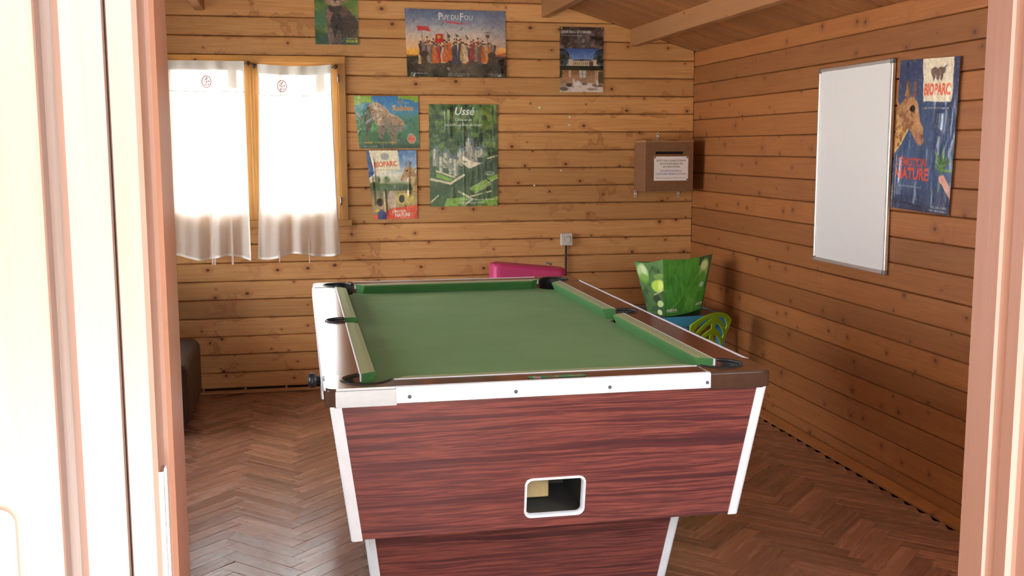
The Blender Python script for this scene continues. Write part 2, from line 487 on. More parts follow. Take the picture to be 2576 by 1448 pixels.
for i, (s_, d_, x, y, an) in enumerate(blocks):
    if i < 300 and s_ == 0:
        o = bpy.data.objects.new('parquet_block', blk); COL.objects.link(o); o.parent = floor
        o.location = (x, y, 0); o.rotation_euler = (rng.gauss(0, .006), rng.gauss(0, .003), an+(math.pi if rng.random() < .5 else 0))
    else: rest.append((x, y, an))
b = MB(); tones = []
for x, y, an in rest:
    t2 = bmesh.new(); bmesh.ops.create_cube(t2, size=1)
    for v in t2.verts:
        px, py, pz = v.co.x*(BLL-.0008), v.co.y*(BLW-.0008), (v.co.z-.5)*.004
        wx, wy = x+px*math.cos(an)-py*math.sin(an), y+px*math.sin(an)+py*math.cos(an)
        v.co = (min(max(wx, XL+.001), XR-.001), min(max(wy, YF-.1), YB-.001), pz)
    b.merge(t2); tones += [rng.random()]*8
me = b.mesh('parquet_block_field')
at_ = me.attributes.new('tone', 'FLOAT', 'POINT'); at_.data.foreach_set('value', tones)
tag(link('parquet_block_field', me, M['parquet_far'], floor), kind='stuff')

# sill strip along the back wall with the dark ventilation gap above it
b = MB(); b.box((XL+.004, -.055, .0005), (XR-.03, -.0005, .012), .002)
tag(b.build('baseboard_back', M['pine_sill']), kind='structure')
sill = bpy.data.objects['baseboard_back']
for i in range(16):
    x = XL+.2+i*.247
    q = MB(); q.box((x, -.004, .012), (x+.012, .02, .0235)); q.build('spacer_block', M['pine_sill'], sill)
b = MB(); b.prism([(-.05, .0005), (-.0035, .0005), (-.0035, .03), (-.012, .03), (-.05, .012)], 1, YF+.002, YB-.06)
tag(b.build('baseboard_right', M['pine_right']), kind='structure')

# outside: terrace, plus unseen porch and greenery added to dim the door leaf
b = MB(); b.box((-9, -13, -.12), (5, YF-.1, -.03)); tag(b.build('ground', M['concrete']), kind='structure')
b = MB(); b.box((-40, -40, -.30), (40, 40, -.14)); tag(b.build('gravel_yard', plain('pale_gravel', (.46, .44, .41, 1), .95, var=.2, vscale=25)), kind='structure')
b = MB(); b.box((-3.98, -7.15, 2.20), (-1.36, YF-.2, 2.26)); tag(b.build('added_porch_roof', M['pine_beam']), kind='structure')  # unseen roof, added to shade the door leaf
for xx in (-3.95, -1.40):
    b = MB(); b.box((xx-.03, -6.95, -.03), (xx+.03, YF-.1, 2.20), .004); tag(b.build('added_porch_screen', M['pine_left']), kind='structure')  # unseen side panels, added to keep daylight off the leaf
b = MB(); b.box((-3.9, -7.0, -.0295), (-1.45, YF-.17, -.012)); tag(b.build('added_porch_deck', plain('grey_decking', (.22, .195, .175, 1), .8)), kind='structure')  # dark floor added so less light bounces onto the leaf
def hedge_mat():
    t = NT('hedge_leaves'); X = t.coords(); v = t.comb(X[0], X[1], X[2]); n_ = t.noise(v, 9., 5, .7)
    t.set(Base_Color=t.ramp(n_, [(.3, (.02, .05, .012, 1)), (.7, (.09, .17, .04, 1))]), Roughness=.7); t.bump(n_, 1., .08); return t.m
b = MB(); b.box((-9, -11.6, -.14), (5, -10.6, 2.1), .15, 3); tag(b.build('added_hedge', hedge_mat()), 'leafy green block added unseen opposite the door to cut its light', 'added_hedge', kind='structure')  # unseen greenery, added to block low sky light from the leaf

# ---------------------------------------------------------------- windows
def window(name, loc, rz, W, H, hinges=True, handle=True):
    """two-leaf casement; local x along the wall, z up, -y into the room; origin at lower left corner of the opening"""
    root = tag(empty(name, loc, rz), kind='structure')
    F = .045
    q = MB()
    q.box((0, -.012, 0), (F, .09, H), .003); q.box((W-F, -.012, 0), (W, .09, H), .003)
    q.build('frame_jamb', M['pine_window'], root, True)
    q = MB(); q.box((0, -.014, H-F), (W, .09, H), .003); q.build('frame_head', M['pine_windowh'], root, True)
    q = MB(); q.box((-.02, -.03, -.012), (W+.02, .09, .03), .004); q.build('window_sill', M['pine_windowh'], root, True)
    iw = (W-2*F)/2
    for s in (0, 1):
        x0 = F+s*iw-.001; x1 = F+(s+1)*iw+(.001 if s else -.0005); z0, z1 = .029, H-F+.001; T = .05
        sash = MB(); sash.box((x0, -.008, z0), (x0+T, .04, z1), .004); sash.box((x1-T, -.008, z0), (x1, .04, z1), .004)
        so = sash.build('sash', M['pine_window'], root, True)
        q = MB(); q.box((x0+T, -.006, z1-T), (x1-T, .038, z1), .003); q.box((x0+T, -.006, z0), (x1-T, .038, z0+T+.01), .003)
        q.build('sash_rail', M['pine_windowh'], so, True)
        q = MB(); q.box((x0+T-.005, .014, z0+T), (x1-T+.005, .018, z1-T+.005)); q.build('pane', M['glass'], so, True)
        for zz in (.14, H-.13):
            hx = F if s == 0 else W-F
            q = MB(); q.lathe([(.006, -.022), (.006, .022)], (hx, -.016, zz), 10); q.lathe([(.0075, .022), (.0075, .026)], (hx, -.016, zz), 10)
            q.build('hinge', M['steel'], so, True)
    q = MB(); q.box((F+iw-.012, -.02, .032), (F+iw+.012, -.008, H-F), .005); q.build('meeting_bead', M['pine_window'], root, True)
    return root
window('window_1', (WIN[0], 0, WIN[2]), 0, WIN[1]-WIN[0], WIN[3]-WIN[2])
window('window_4', (FW[1], YF, FW[2]), math.pi, FW[1]-FW[0], FW[3]-FW[2])
for i, (a, c, zl, zh) in enumerate(LW):
    window('window_%d' % (i+2), (XL, a, zl), math.pi/2, c-a, zh-zl)  # the added left-wall windows

# ---------------------------------------------------------------- door: fixed leaf and right jamb of the frame
leaf = tag(empty('door_1', (-3.04, -5.6, 0)), kind='structure')
for x0, x1 in ((-3.45, -3.28), (-3.275, -3.105), (-3.10, -2.93), (-2.925, -2.722)):
    q = MB(); q.box((x0, -5.664, .02), (x1, -5.60, 2.05), .004, 2); q.build('panel_board', M['pine_door'], leaf)
q = MB(); q.box((-3.45, -5.640, .02), (-2.70, -5.61, 2.05)); q.build('core_board', M['pine_door'], leaf)
q = MB(); q.prism([(-2.712, -5.60), (-2.712, -5.648), (-2.703, -5.662), (-2.669, -5.664), (-2.668, -5.658), (-2.668, -5.60)], 2, .02, 2.05); q.build('stile', M['pine_door'], leaf)
q = MB(); q.prism([(-2.6675, -5.60), (-2.6675, -5.656), (-2.665, -5.664), (-2.645, -5.664), (-2.641, -5.660), (-2.641, -5.600)], 2, .02, 2.05); q.build('stile_lip', M['pine_door'], leaf)
q = MB(); q.prism([(-2.70, -5.60), (-2.648, -5.60), (-2.648, -5.615), (-2.637, -5.615), (-2.633, -5.611), (-2.633, -5.560), (-2.637, -5.556), (-2.70, -5.556)], 2, .02, 2.05); q.build('rebate_strip', M['pine_jamb'], leaf)
q = MB(); q.prism([(-2.70, -5.5555), (-2.640, -5.5555), (-2.635, -5.549), (-2.635, -5.503), (-2.639, -5.499), (-2.70, -5.499)], 2, .02, 2.05); q.build('inner_strip', M['pine_jamb'], leaf)
q = MB(); q.box((-2.642, -5.652, 1.02), (-2.6395, -5.628, 1.19), .004, 2); q.build('strike_plate', M['steel'], leaf)
def rrect(x0, y0, x1, y1, r, n=6):
    pts = []
    for cx, cy, a0 in ((x1-r, y0+r, -90), (x1-r, y1-r, 0), (x0+r, y1-r, 90), (x0+r, y0+r, 180)):
        for i in range(n+1):
            a = math.radians(a0+90*i/n); pts.append((cx+r*math.cos(a), cy+r*math.sin(a)))
    return pts
q = MB(); q.prism(rrect(-2.86, .96, -2.761, 1.168, .014), 1, -5.672, -5.664); q.build('lock_plate', M['white'], leaf)
q = MB(); q.prism([(-1.732, -5.499), (-1.732, -5.543), (-1.729, -5.5455), (-1.724, -5.5455), (-1.722, -5.551), (-1.724, -5.5565), (-1.727, -5.558), (-1.727, -5.578), (-1.722, -5.582), (-1.716, -5.582), (-1.714, -5.66), (-1.598, -5.66), (-1.598, -5.499)], 2, -.03, 2.06)
tag(q.build('trim_1', M['pine_jamb']), kind='structure')
q = MB(); q.box((-3.45, -5.66, 2.052), (-1.60, -5.50, 2.10), .003); tag(q.build('trim_2', M['pine_front']), kind='structure')
q = MB(); q.box((-3.52, -5.66, -.03), (-3.452, -5.50, 2.10), .003); tag(q.build('trim_3', M['pine_front']), kind='structure')
q = MB(); q.box((-3.45, -5.66, -.03), (-1.60, -5.50, .018), .003); tag(q.build('trim_4', M['pine_front']), kind='structure')

# ---------------------------------------------------------------- pool table
def laminate(name, stops, sx=1.2, sz=46, ax=0, az=2, rough=.3):
    t = NT(name); X = t.coords()
    warp = t.noise(t.comb(t.math('MULTIPLY', X[ax], 2.2), t.math('MULTIPLY', X[az], 5.), 1.7), 1., 2, .5)
    z = t.math('MULTIPLY_ADD', warp, .035, X[az])
    g = t.noise(t.comb(t.math('MULTIPLY', X[ax], sx), t.math('MULTIPLY', z, sz), X[1] if ax == 0 else X[0]), 1., 5, .62, .25)
    f = t.noise(t.comb(t.math('MULTIPLY', X[ax], 7.), t.math('MULTIPLY', z, 210.), 0), 1., 3, .6)
    c = t.ramp(g, stops)
    c = t.mix(t.maprange(f, .4, .75, 0, .6), c, stops[0][1])
    t.set(Base_Color=c, Roughness=rough, Specular_IOR_Level=.5)
    return t.m
RW = [(.30, (.070, .024, .027, 1)), (.44, (.135, .037, .037, 1)), (.51, (.30, .080, .060, 1)), (.57, (.125, .035, .037, 1)), (.66, (.31, .084, .060, 1)), (.78, (.12, .034, .036, 1))]
M['rosewood'] = laminate('rosewood_laminate', RW)
M['rosewood_side'] = laminate('rosewood_laminate_side', RW, ax=1)
M['rail_lam'] = laminate('rail_laminate', [(.3, (.115, .042, .030, 1)), (.7, (.19, .068, .048, 1))], rough=.16)
M['cap_brown'] = plain('corner_cap_brown', (.085, .042, .028, 1), .16, var=.08, coat=.3)
M['black_plastic'] = plain('black_plastic', (.022, .020, .019, 1), .35)
def felt(name, col, worn):
    t = NT(name); X = t.coords(); v = t.comb(X[0], X[1], X[2])
    a = t.noise(v, 3.0, 4, .6); f = t.noise(v, 900., 2, .6)
    c = t.mix(t.maprange(a, .35, .7, 0, .55), col, worn)
    c = t.mix(t.math('MULTIPLY', f, .2), c, tuple(x*.6 for x in col[:3])+(1,))
    t.set(Base_Color=c, Roughness=.85, Sheen_Weight=.08, Sheen_Roughness=.4, Sheen_Tint=(.75, .9, .65, 1), Specular_IOR_Level=.3)
    t.bump(f, .15, .0006); return t.m
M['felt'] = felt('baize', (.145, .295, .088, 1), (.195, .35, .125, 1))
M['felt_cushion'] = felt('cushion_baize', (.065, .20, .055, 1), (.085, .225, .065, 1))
M['felt_top_lit'] = felt('cushion_top_lit', (.36, .385, .175, 1), (.39, .405, .19, 1))  # same cushion cloth; light falling on the tops is painted in as paler colour

TX0, TX1, TY0, TY1 = -2.461, -1.219, -3.872, -1.600     # outer rail rectangle (TY0 is the near end)
TZ, BED = .856, .816
TCX, TCY = (TX0+TX1)/2, (TY0+TY1)/2
RWD = .100                                             # rail width
IX0, IX1, IY0, IY1 = TX0+RWD, TX1-RWD, TY0+RWD-.005, TY1-RWD
table = tag(empty('pool_table', (TCX, TCY, 0)), 'pub pool table with green baize and red wood-effect cabinet on tiled-look floor'.replace('tiled-look', 'parquet'), 'pool table')

CAPX, CAPY = .186, .172
PR = .068
def arc(cx, cy, r, a0, a1, n=14):
    return [(cx+r*math.cos(math.radians(a0+(a1-a0)*i/n)), cy+r*math.sin(math.radians(a0+(a1-a0)*i/n))) for i in range(n+1)]
corners = [(TX0, TY0, 1, 1), (TX1, TY0, -1, 1), (TX1, TY1, -1, -1), (TX0, TY1, 1, -1)]
pocket_c = []
for ox, oy, sx_, sy_ in corners:
    c0, c1 = RWD+.014, RWD+.010
    a_s = math.degrees(math.asin((RWD-c1)/PR)); ax_ = c0+PR*math.cos(math.radians(a_s))
    a_e = math.degrees(math.acos((RWD-c0)/PR)); by_ = c1+PR*math.sin(math.radians(a_e))
    # outline from arm end on the short side, round the pocket, to the arm end on the long side
    ar = arc(c0, c1, PR, a_s, a_e-360, 20)
    pts = [(CAPX, .004), (CAPX, min(RWD, ar[0][1]))]+ar+[(RWD, max(CAPY, by_)), (.004, max(CAPY, by_))]
    rc = [( .004, .03)]+[(.004+.026*(1-math.cos(math.radians(q))), .004+.026*(1-math.sin(math.radians(q)))) for q in (15, 30, 45, 60, 75)]+[(.03, .004)]
    pts += rc
    w = [(ox+sx_*p[0], oy+sy_*p[1]) for p in pts]
    q = MB(); q.prism(w, 2, TZ-.05, TZ+.001)
    # skirt of the cap, slightly proud of the aprons
    cap = q.build('corner_cap', M['cap_brown'], table)
    q = MB()
    sk = [(CAPX, 0), (CAPX, .006), (.03, .006), (.018, .0095), (.0095, .018), (.006, .03), (.006, CAPY), (0, CAPY), (0, .028), (.004, .014), (.014, .004), (.028, 0)]
    q.prism([(ox+sx_*(p[0]), oy+sy_*(p[1])) for p in sk], 2, TZ-.047, TZ-.006)
    q.build('cap_skirt', M['cap_brown'], cap)
    pc = (ox+sx_*c0, oy+sy_*c1); pocket_c.append((pc, PR))
    # rim and cup
    q = MB()
    rim = [(ox+sx_*p[0], oy+sy_*p[1], TZ-.001) for p in arc(c0, c1, PR-.002, a_s-4, a_e-356, 20)]
    q.tube(rim, .0055, 8)
    liner = q.build('pocket_liner', M['black_plastic'], table)
    q = MB(); q.lathe([(PR-.001, TZ-.004), (PR-.003, TZ-.06), (PR-.012, TZ-.13), (PR-.02, TZ-.135)], (pc[0], pc[1], 0), 24); 
    cup = q.bm
    for f in [f for f in cup.faces if len(f.verts) > 4 and f.calc_center_median().z > TZ-.02]: cup.faces.remove(f)
    # open the cup towards the bed
    for f in [f for f in cup.faces if f.calc_center_median().z > BED-.03 and len(f.verts) == 4 and (f.calc_center_median().x-pc[0])*sx_+(f.calc_center_median().y-pc[1])*sy_ > .02]: cup.faces.remove(f)
    q.build('pocket_cup', M['black_plastic'], liner, recalc=False)
# side pockets
SPR = .052
side_p = []
for ox, sx_ in ((TX0, 1), (TX1, -1)):
    pc = (ox+sx_*(RWD-.016), TCY); side_p.append((pc, sx_))
    q = MB()
    rim = [(ox+sx_*p[0], TCY+p[1], TZ-.001) for p in arc(RWD-.016, 0, SPR-.002, 70, 290, 16)]
    q.tube(rim, .0055, 8); liner = q.build('pocket_liner', M['black_plastic'], table)
    q = MB(); q.lathe([(SPR-.001, TZ-.004), (SPR-.003, TZ-.06), (SPR-.012, TZ-.13), (SPR-.02, TZ-.135)], (pc[0], pc[1], 0), 24)
    cup = q.bm
    for f in [f for f in cup.faces if len(f.verts) > 4 and f.calc_center_median().z > TZ-.02]: cup.faces.remove(f)
    for f in [f for f in cup.faces if f.calc_center_median().z > BED-.03 and len(f.verts) == 4 and (f.calc_center_median().x-pc[0])*sx_ > .004]: cup.faces.remove(f)
    q.build('pocket_cup', M['black_plastic'], liner, recalc=False)
# rails
for ox, sx_ in ((TX0, 1), (TX1, -1)):
    bite = [(ox+sx_*p[0], TCY+p[1]) for p in arc(RWD-.016, 0, SPR, 72, 288, 16)]
    pts = [(ox+sx_*.006, TY0+CAPY), (ox+sx_*RWD, TY0+CAPY)]+bite[::-1]+[(ox+sx_*RWD, TY1-CAPY), (ox+sx_*.006, TY1-CAPY)]
    q = MB(); q.prism(pts, 2, TZ-.046, TZ-.0005); q.build('rail', M['rail_lam'], table)
    for (a, c_) in ((TY0+CAPY+.002, TCY-SPR-.004), (TCY+SPR+.004, TY1-CAPY-.002)):
        q = MB(); xx = sorted((ox+sx_*RWD, ox+sx_*(RWD+.005))); q.box((xx[0], a, TZ-.02), (xx[1], c_, TZ+.0014), .001); q.build('cushion_trim', M['alu_white'], table)
for oy, sy_, rw in ((TY0, 1, RWD-.005), (TY1, -1, RWD)):
    yy = sorted((oy+sy_*.006, oy+sy_*rw))
    q = MB(); q.box((TX0+CAPX, yy[0], TZ-.046), (TX1-CAPX, yy[1], TZ-.0005)); q.build('rail', M['rail_lam'], table)
    yy = sorted((oy+sy_*rw, oy+sy_*(rw+.005)))
    q = MB(); q.box((TX0+CAPX+.002, yy[0], TZ-.02), (TX1-CAPX-.002, yy[1], TZ+.0014), .001); q.build('cushion_trim', M['alu_white'], table)
# aluminium aprons: profile with rounded lip and two shallow grooves (out, z)
ap = [(.008, TZ-.002), (.008, TZ+.0015), (.002, TZ+.0015), (-.002, TZ-.0005), (-.004, TZ-.005), (-.004, TZ-.013), (-.003, TZ-.0135), (-.003, TZ-.0145), (-.004, TZ-.015), (-.004, TZ-.022), (-.003, TZ-.0225), (-.003, TZ-.0235), (-.004, TZ-.024), (-.004, TZ-.042), (0, TZ-.044), (.006, TZ-.044), (.006, TZ-.002)]
for oy, sy_ in ((TY0, 1), (TY1, -1)):
    q = MB(); q.prism([(oy+sy_*p[0], p[1]) for p in ap], 0, TX0+CAPX-.001, TX1-CAPX+.001); apn = q.build('apron', M['alu_white'], table)
    for x in (-2.241, -1.956, -1.695, -1.414):
        q = MB(); q.lathe([(.0052, oy-sy_*.0042), (.0045, oy-sy_*.0062), (.0018, oy-sy_*.0066)], (x, 0, TZ-.027), 12, 1); q.build('screw', plain('dull_screw', (.10, .10, .11, 1), .5) if 'dull_screw' not in bpy.data.materials else bpy.data.materials['dull_screw'], apn)
for ox, sx_ in ((TX0, 1), (TX1, -1)):
    q = MB(); q.prism([(ox+sx_*p[0], p[1]) for p in ap], 1, TY0+CAPY-.001, TY1-CAPY+.001); q.build('apron', M['alu_white'], table)
# slate bed with the pocket mouths cut out
bed = []
def bite_at(pc, r, a0, a1, n=12): return [(pc[0]+r*math.cos(math.radians(a0+(a1-a0)*i/n)), pc[1]+r*math.sin(math.radians(a0+(a1-a0)*i/n))) for i in range(n+1)]
c = [p for p, _ in pocket_c]
bed += bite_at(c[0], PR, 100, -10)
bed += bite_at(c[1], PR, 190, 80)
sp = side_p[1][0]; bed += bite_at(sp, SPR-.004, 235, 125)
bed += bite_at(c[2], PR, 280, 170)
bed += bite_at(c[3], PR, 10, -100)
sp = side_p[0][0]; bed += bite_at(sp, SPR-.004, 55, -55)
bed = [(min(max(x, IX0), IX1), min(max(y, IY0), IY1)) for x, y in bed]
q = MB(); q.prism(bed, 2, BED-.02, BED); q.build('bed', M['felt'], table)
# cushions
def cushion(p0, p1, inw, e0, e1):
    """p0,p1 ends on the rail line, inw the inward direction; e0,e1 how far the nose is drawn back at each end"""
    p0, p1, inw = Vector(p0), Vector(p1), Vector(inw); d = (p1-p0).normalized()
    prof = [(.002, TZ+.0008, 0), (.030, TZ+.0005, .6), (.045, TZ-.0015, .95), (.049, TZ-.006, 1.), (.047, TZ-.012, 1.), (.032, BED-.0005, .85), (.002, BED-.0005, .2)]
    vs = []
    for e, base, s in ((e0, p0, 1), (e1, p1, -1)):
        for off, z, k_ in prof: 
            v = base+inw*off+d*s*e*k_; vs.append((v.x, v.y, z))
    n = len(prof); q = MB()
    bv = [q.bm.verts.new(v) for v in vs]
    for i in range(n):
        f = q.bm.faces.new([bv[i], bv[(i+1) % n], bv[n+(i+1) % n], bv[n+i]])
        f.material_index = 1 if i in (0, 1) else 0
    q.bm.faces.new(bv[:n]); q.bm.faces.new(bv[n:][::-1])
    q.build('cushion', [M['felt_cushion'], M['felt_top_lit']], table)
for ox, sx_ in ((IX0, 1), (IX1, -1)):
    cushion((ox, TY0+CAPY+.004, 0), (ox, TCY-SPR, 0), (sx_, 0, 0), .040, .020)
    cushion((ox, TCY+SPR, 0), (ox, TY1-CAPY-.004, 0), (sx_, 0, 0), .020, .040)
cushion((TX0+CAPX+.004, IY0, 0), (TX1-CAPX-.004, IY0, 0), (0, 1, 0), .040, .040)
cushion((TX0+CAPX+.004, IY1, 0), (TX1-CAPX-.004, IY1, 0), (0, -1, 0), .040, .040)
# cabinet, tapering downwards
CT, CBZ = .810, .420
def cab(z):
    k_ = (CT-z)/(CT-CBZ); return (.605-.051*k_, (TY1-TY0)/2-.008-.065*k_)   # half width, half length
def panel(name, mat, P, parent=table, thick=None):
    q = MB(); q.raw(P, [list(range(len(P)))]); return q.build(name, mat, parent)
hw1, hl1 = cab(CT); hw0, hl0 = cab(CBZ)
HX0, HX1, HZ0, HZ1 = -1.917, -1.749, .452, .566
def fpt(x, z, d=0): return (x, TCY-cab(z)[1]+d, z)
q = MB()
xl = lambda z: TCX-cab(z)[0]; xr = lambda z: TCX+cab(z)[0]
for d_, flip in ((0, 0), (.016, 1)):
    for quad in ([(xl(CBZ), CBZ), (xr(CBZ), CBZ), (xr(HZ0), HZ0), (xl(HZ0), HZ0)], [(xl(HZ1), HZ1), (xr(HZ1), HZ1), (xr(CT), CT), (xl(CT), CT)],
                 [(xl(HZ0), HZ0), (HX0, HZ0), (HX0, HZ1), (xl(HZ1), HZ1)], [(HX1, HZ0), (xr(HZ0), HZ0), (xr(HZ1), HZ1), (HX1, HZ1)]):
        vs = [fpt(x, z, d_) for x, z in quad]; q.raw(vs if not flip else vs[::-1], [[0, 1, 2, 3]])
rim = [(HX0, HZ0), (HX1, HZ0), (HX1, HZ1), (HX0, HZ1)]
for i in range(4):
    a, b_ = rim[i], rim[(i+1) % 4]; q.raw([fpt(*a), fpt(*b_), fpt(*b_, .016), fpt(*a, .016)], [[0, 3, 2, 1]])
a = [fpt(xl(CBZ), CBZ), fpt(xr(CBZ), CBZ), fpt(xr(CBZ), CBZ, .016), fpt(xl(CBZ), CBZ, .016)]; q.raw(a, [[0, 3, 2, 1]])
front = q.build('front_panel', M['rosewood'], table, recalc=False)
for s in (-1, 1):
    q = MB()
    q.raw([(TCX+s*hw1, TCY-hl1, CT), (TCX+s*hw1, TCY+hl1, CT), (TCX+s*hw0, TCY+hl0, CBZ), (TCX+s*hw0, TCY-hl0, CBZ), (TCX+s*(hw1-.016), TCY-hl1, CT), (TCX+s*(hw1-.016), TCY+hl1, CT), (TCX+s*(hw0-.016), TCY+hl0, CBZ), (TCX+s*(hw0-.016), TCY-hl0, CBZ)],
          [[0, 1, 2, 3], [4, 5, 6, 7], [0, 1, 5, 4], [1, 2, 6, 5], [2, 3, 7, 6], [3, 0, 4, 7]])
    q.build('side_panel', M['rosewood_side'], table)
q = MB(); q.raw([(TCX-hw1, TCY+hl1, CT), (TCX+hw1, TCY+hl1, CT), (TCX+hw0, TCY+hl0, CBZ), (TCX-hw0, TCY+hl0, CBZ), (TCX-hw1, TCY+hl1-.016, CT), (TCX+hw1, TCY+hl1-.016, CT), (TCX+hw0, TCY+hl0-.016, CBZ), (TCX-hw0, TCY+hl0-.016, CBZ)], [[0, 1, 2, 3], [4, 5, 6, 7], [0, 1, 5, 4], [1, 2, 6, 5], [2, 3, 7, 6], [3, 0, 4, 7]])
q.build('back_panel', M['rosewood'], table)
q = MB(); q.box((TCX-hw0+.017, TCY-hl0+.017, CBZ+.001), (TCX+hw0-.017, TCY+hl0-.017, CBZ+.018)); q.build('bottom_board', M['dark'], table)
# corner trims, rounded aluminium angle
def corner_trim(parent, top, bot, sx_, sy_, w, name='corner_trim'):
    q = MB(); rings = []
    for hw, hl, z in (top, bot):
        cx, cy = TCX+sx_*hw, TCY+sy_*hl
        sec = [(-w, .0015), (-w, -.003), (-.006, -.004), (-.001, -.0025), (.0025, .001), (.004, .006), (.003, w), (-.0015, w)]
        rings.append([(cx+sx_*p[0], cy-sy_*p[1], z) for p in sec])
    n = len(rings[0])
    q.raw(rings[0]+rings[1], [list(range(n)), list(range(2*n-1, n-1, -1))]+[[i, n+i, n+(i+1) % n, (i+1) % n] for i in range(n)])
    q.build(name, M['alu_white'], parent)
for sx_ in (-1, 1):
    for sy_ in (-1, 1): corner_trim(table, (hw1, hl1, CT), (hw0, hl0, CBZ-.003), sx_, sy_, .027)
# ball return: rounded frame and chamber
q = MB(); fo, fi = rrect(HX0-.004, HZ0-.004, HX1+.004, HZ1+.004, .022), rrect(HX0+.005, HZ0+.005, HX1-.005, HZ1-.005, .015)
n = len(fo)
vs = [fpt(x, z, .001) for x, z in fo]+[fpt(x, z, -.005) for x, z in [((a[0]*.75+b_[0]*.25), (a[1]*.75+b_[1]*.25)) for a, b_ in zip(fo, fi)]]+[fpt(x, z, -.005) for x, z in [((a[0]*.3+b_[0]*.7), (a[1]*.3+b_[1]*.7)) for a, b_ in zip(fo, fi)]]+[fpt(x, z, .02) for x, z in fi]
q.raw(vs, [[r_*n+i, r_*n+(i+1) % n, (r_+1)*n+(i+1) % n, (r_+1)*n+i] for r_ in range(3) for i in range(n)], smooth=True)
fr_ = q.build('ball_return_frame', M['alu_white'], table)
yb_ = TCY-hl0+.018
q = MB(); q.raw([(HX0-.012, yb_, HZ0), (HX1+.012, yb_, HZ0), (HX1+.012, yb_+.26, HZ0), (HX0-.012, yb_+.26, HZ0), (HX0-.012, yb_-.02, HZ1+.03), (HX1+.012, yb_-.02, HZ1+.03), (HX1+.012, yb_+.26, HZ1+.03), (HX0-.012, yb_+.26, HZ1+.03)], [[0, 1, 2, 3], [7, 6, 5, 4], [1, 5, 6, 2], [2, 6, 7, 3], [3, 7, 4, 0]])
q.build('ball_chamber', plain('chamber_grey', (.07, .065, .055, 1), .7), table)
q = MB(); q.box((HX0-.011, yb_+.07, HZ0+.024), (HX0+.090, yb_+.25, HZ1+.028), .003); q.build('chute_board', plain('raw_plywood', (.42, .28, .13, 1), .7), table)
# pedestal base
def ped(z):
    k_ = (CBZ-z)/CBZ; return (.515-.05*k_, (TY1-TY0)/2-.375-.10*k_)
h1, l1 = ped(CBZ-.001); h0, l0 = ped(.0)
q = MB(); q.raw([(TCX-h1, TCY-l1, CBZ-.001), (TCX+h1, TCY-l1, CBZ-.001), (TCX+h1, TCY+l1, CBZ-.001), (TCX-h1, TCY+l1, CBZ-.001), (TCX-h0, TCY-l0, 0.001), (TCX+h0, TCY-l0, .001), (TCX+h0, TCY+l0, .001), (TCX-h0, TCY+l0, .001)], [[0, 1, 2, 3], [7, 6, 5, 4], [0, 4, 5, 1], [1, 5, 6, 2], [2, 6, 7, 3], [3, 7, 4, 0]])
pedo = q.build('pedestal', M['rosewood'], table)
for sx_ in (-1, 1):
    for sy_ in (-1, 1): corner_trim(pedo, (h1, l1, CBZ-.002), (h0, l0, .001), sx_, sy_, .027, 'pedestal_trim')
# coin mechanism knob on the left side
q = MB(); q.lathe([(.012, 0), (.012, -.018), (.021, -.02), (.023, -.034), (.018, -.042), (.006, -.044)], (TX0+.004, -3.42, .786), 18, 0); q.build('coin_knob', M['black_plastic'], table)
q = MB(); q.box((TX0-.002, -3.47, .735), (TX0+.03, -3.37, .81), .004); q.build('coin_plate', M['alu'], table)

# ---------------------------------------------------------------- printed sheets: drawn by code into point colours of a fine grid
def vnoise(h, w, sx, sy, seed, octs=4):
    r_ = np.random.RandomState(seed); out = np.zeros((h, w)); amp = 1.; tot = 0
    for o in range(octs):
        gx, gy = max(2, int(sx*2**o)), max(2, int(sy*2**o))
        g_ = r_.rand(gy+2, gx+2)
        yy = np.linspace(0, gy, h); xx = np.linspace(0, gx, w)
        y0 = yy.astype(int); x0 = xx.astype(int); fy = (yy-y0)[:, None]; fx = (xx-x0)[None, :]
        fy = fy*fy*(3-2*fy); fx = fx*fx*(3-2*fx)
        a = g_[y0][:, x0]; b_ = g_[y0][:, x0+1]; c_ = g_[y0+1][:, x0]; d_ = g_[y0+1][:, x0+1]
        out += amp*((a*(1-fx)+b_*fx)*(1-fy)+(c_*(1-fx)+d_*fx)*fy); tot += amp; amp *= .5
    return out/tot

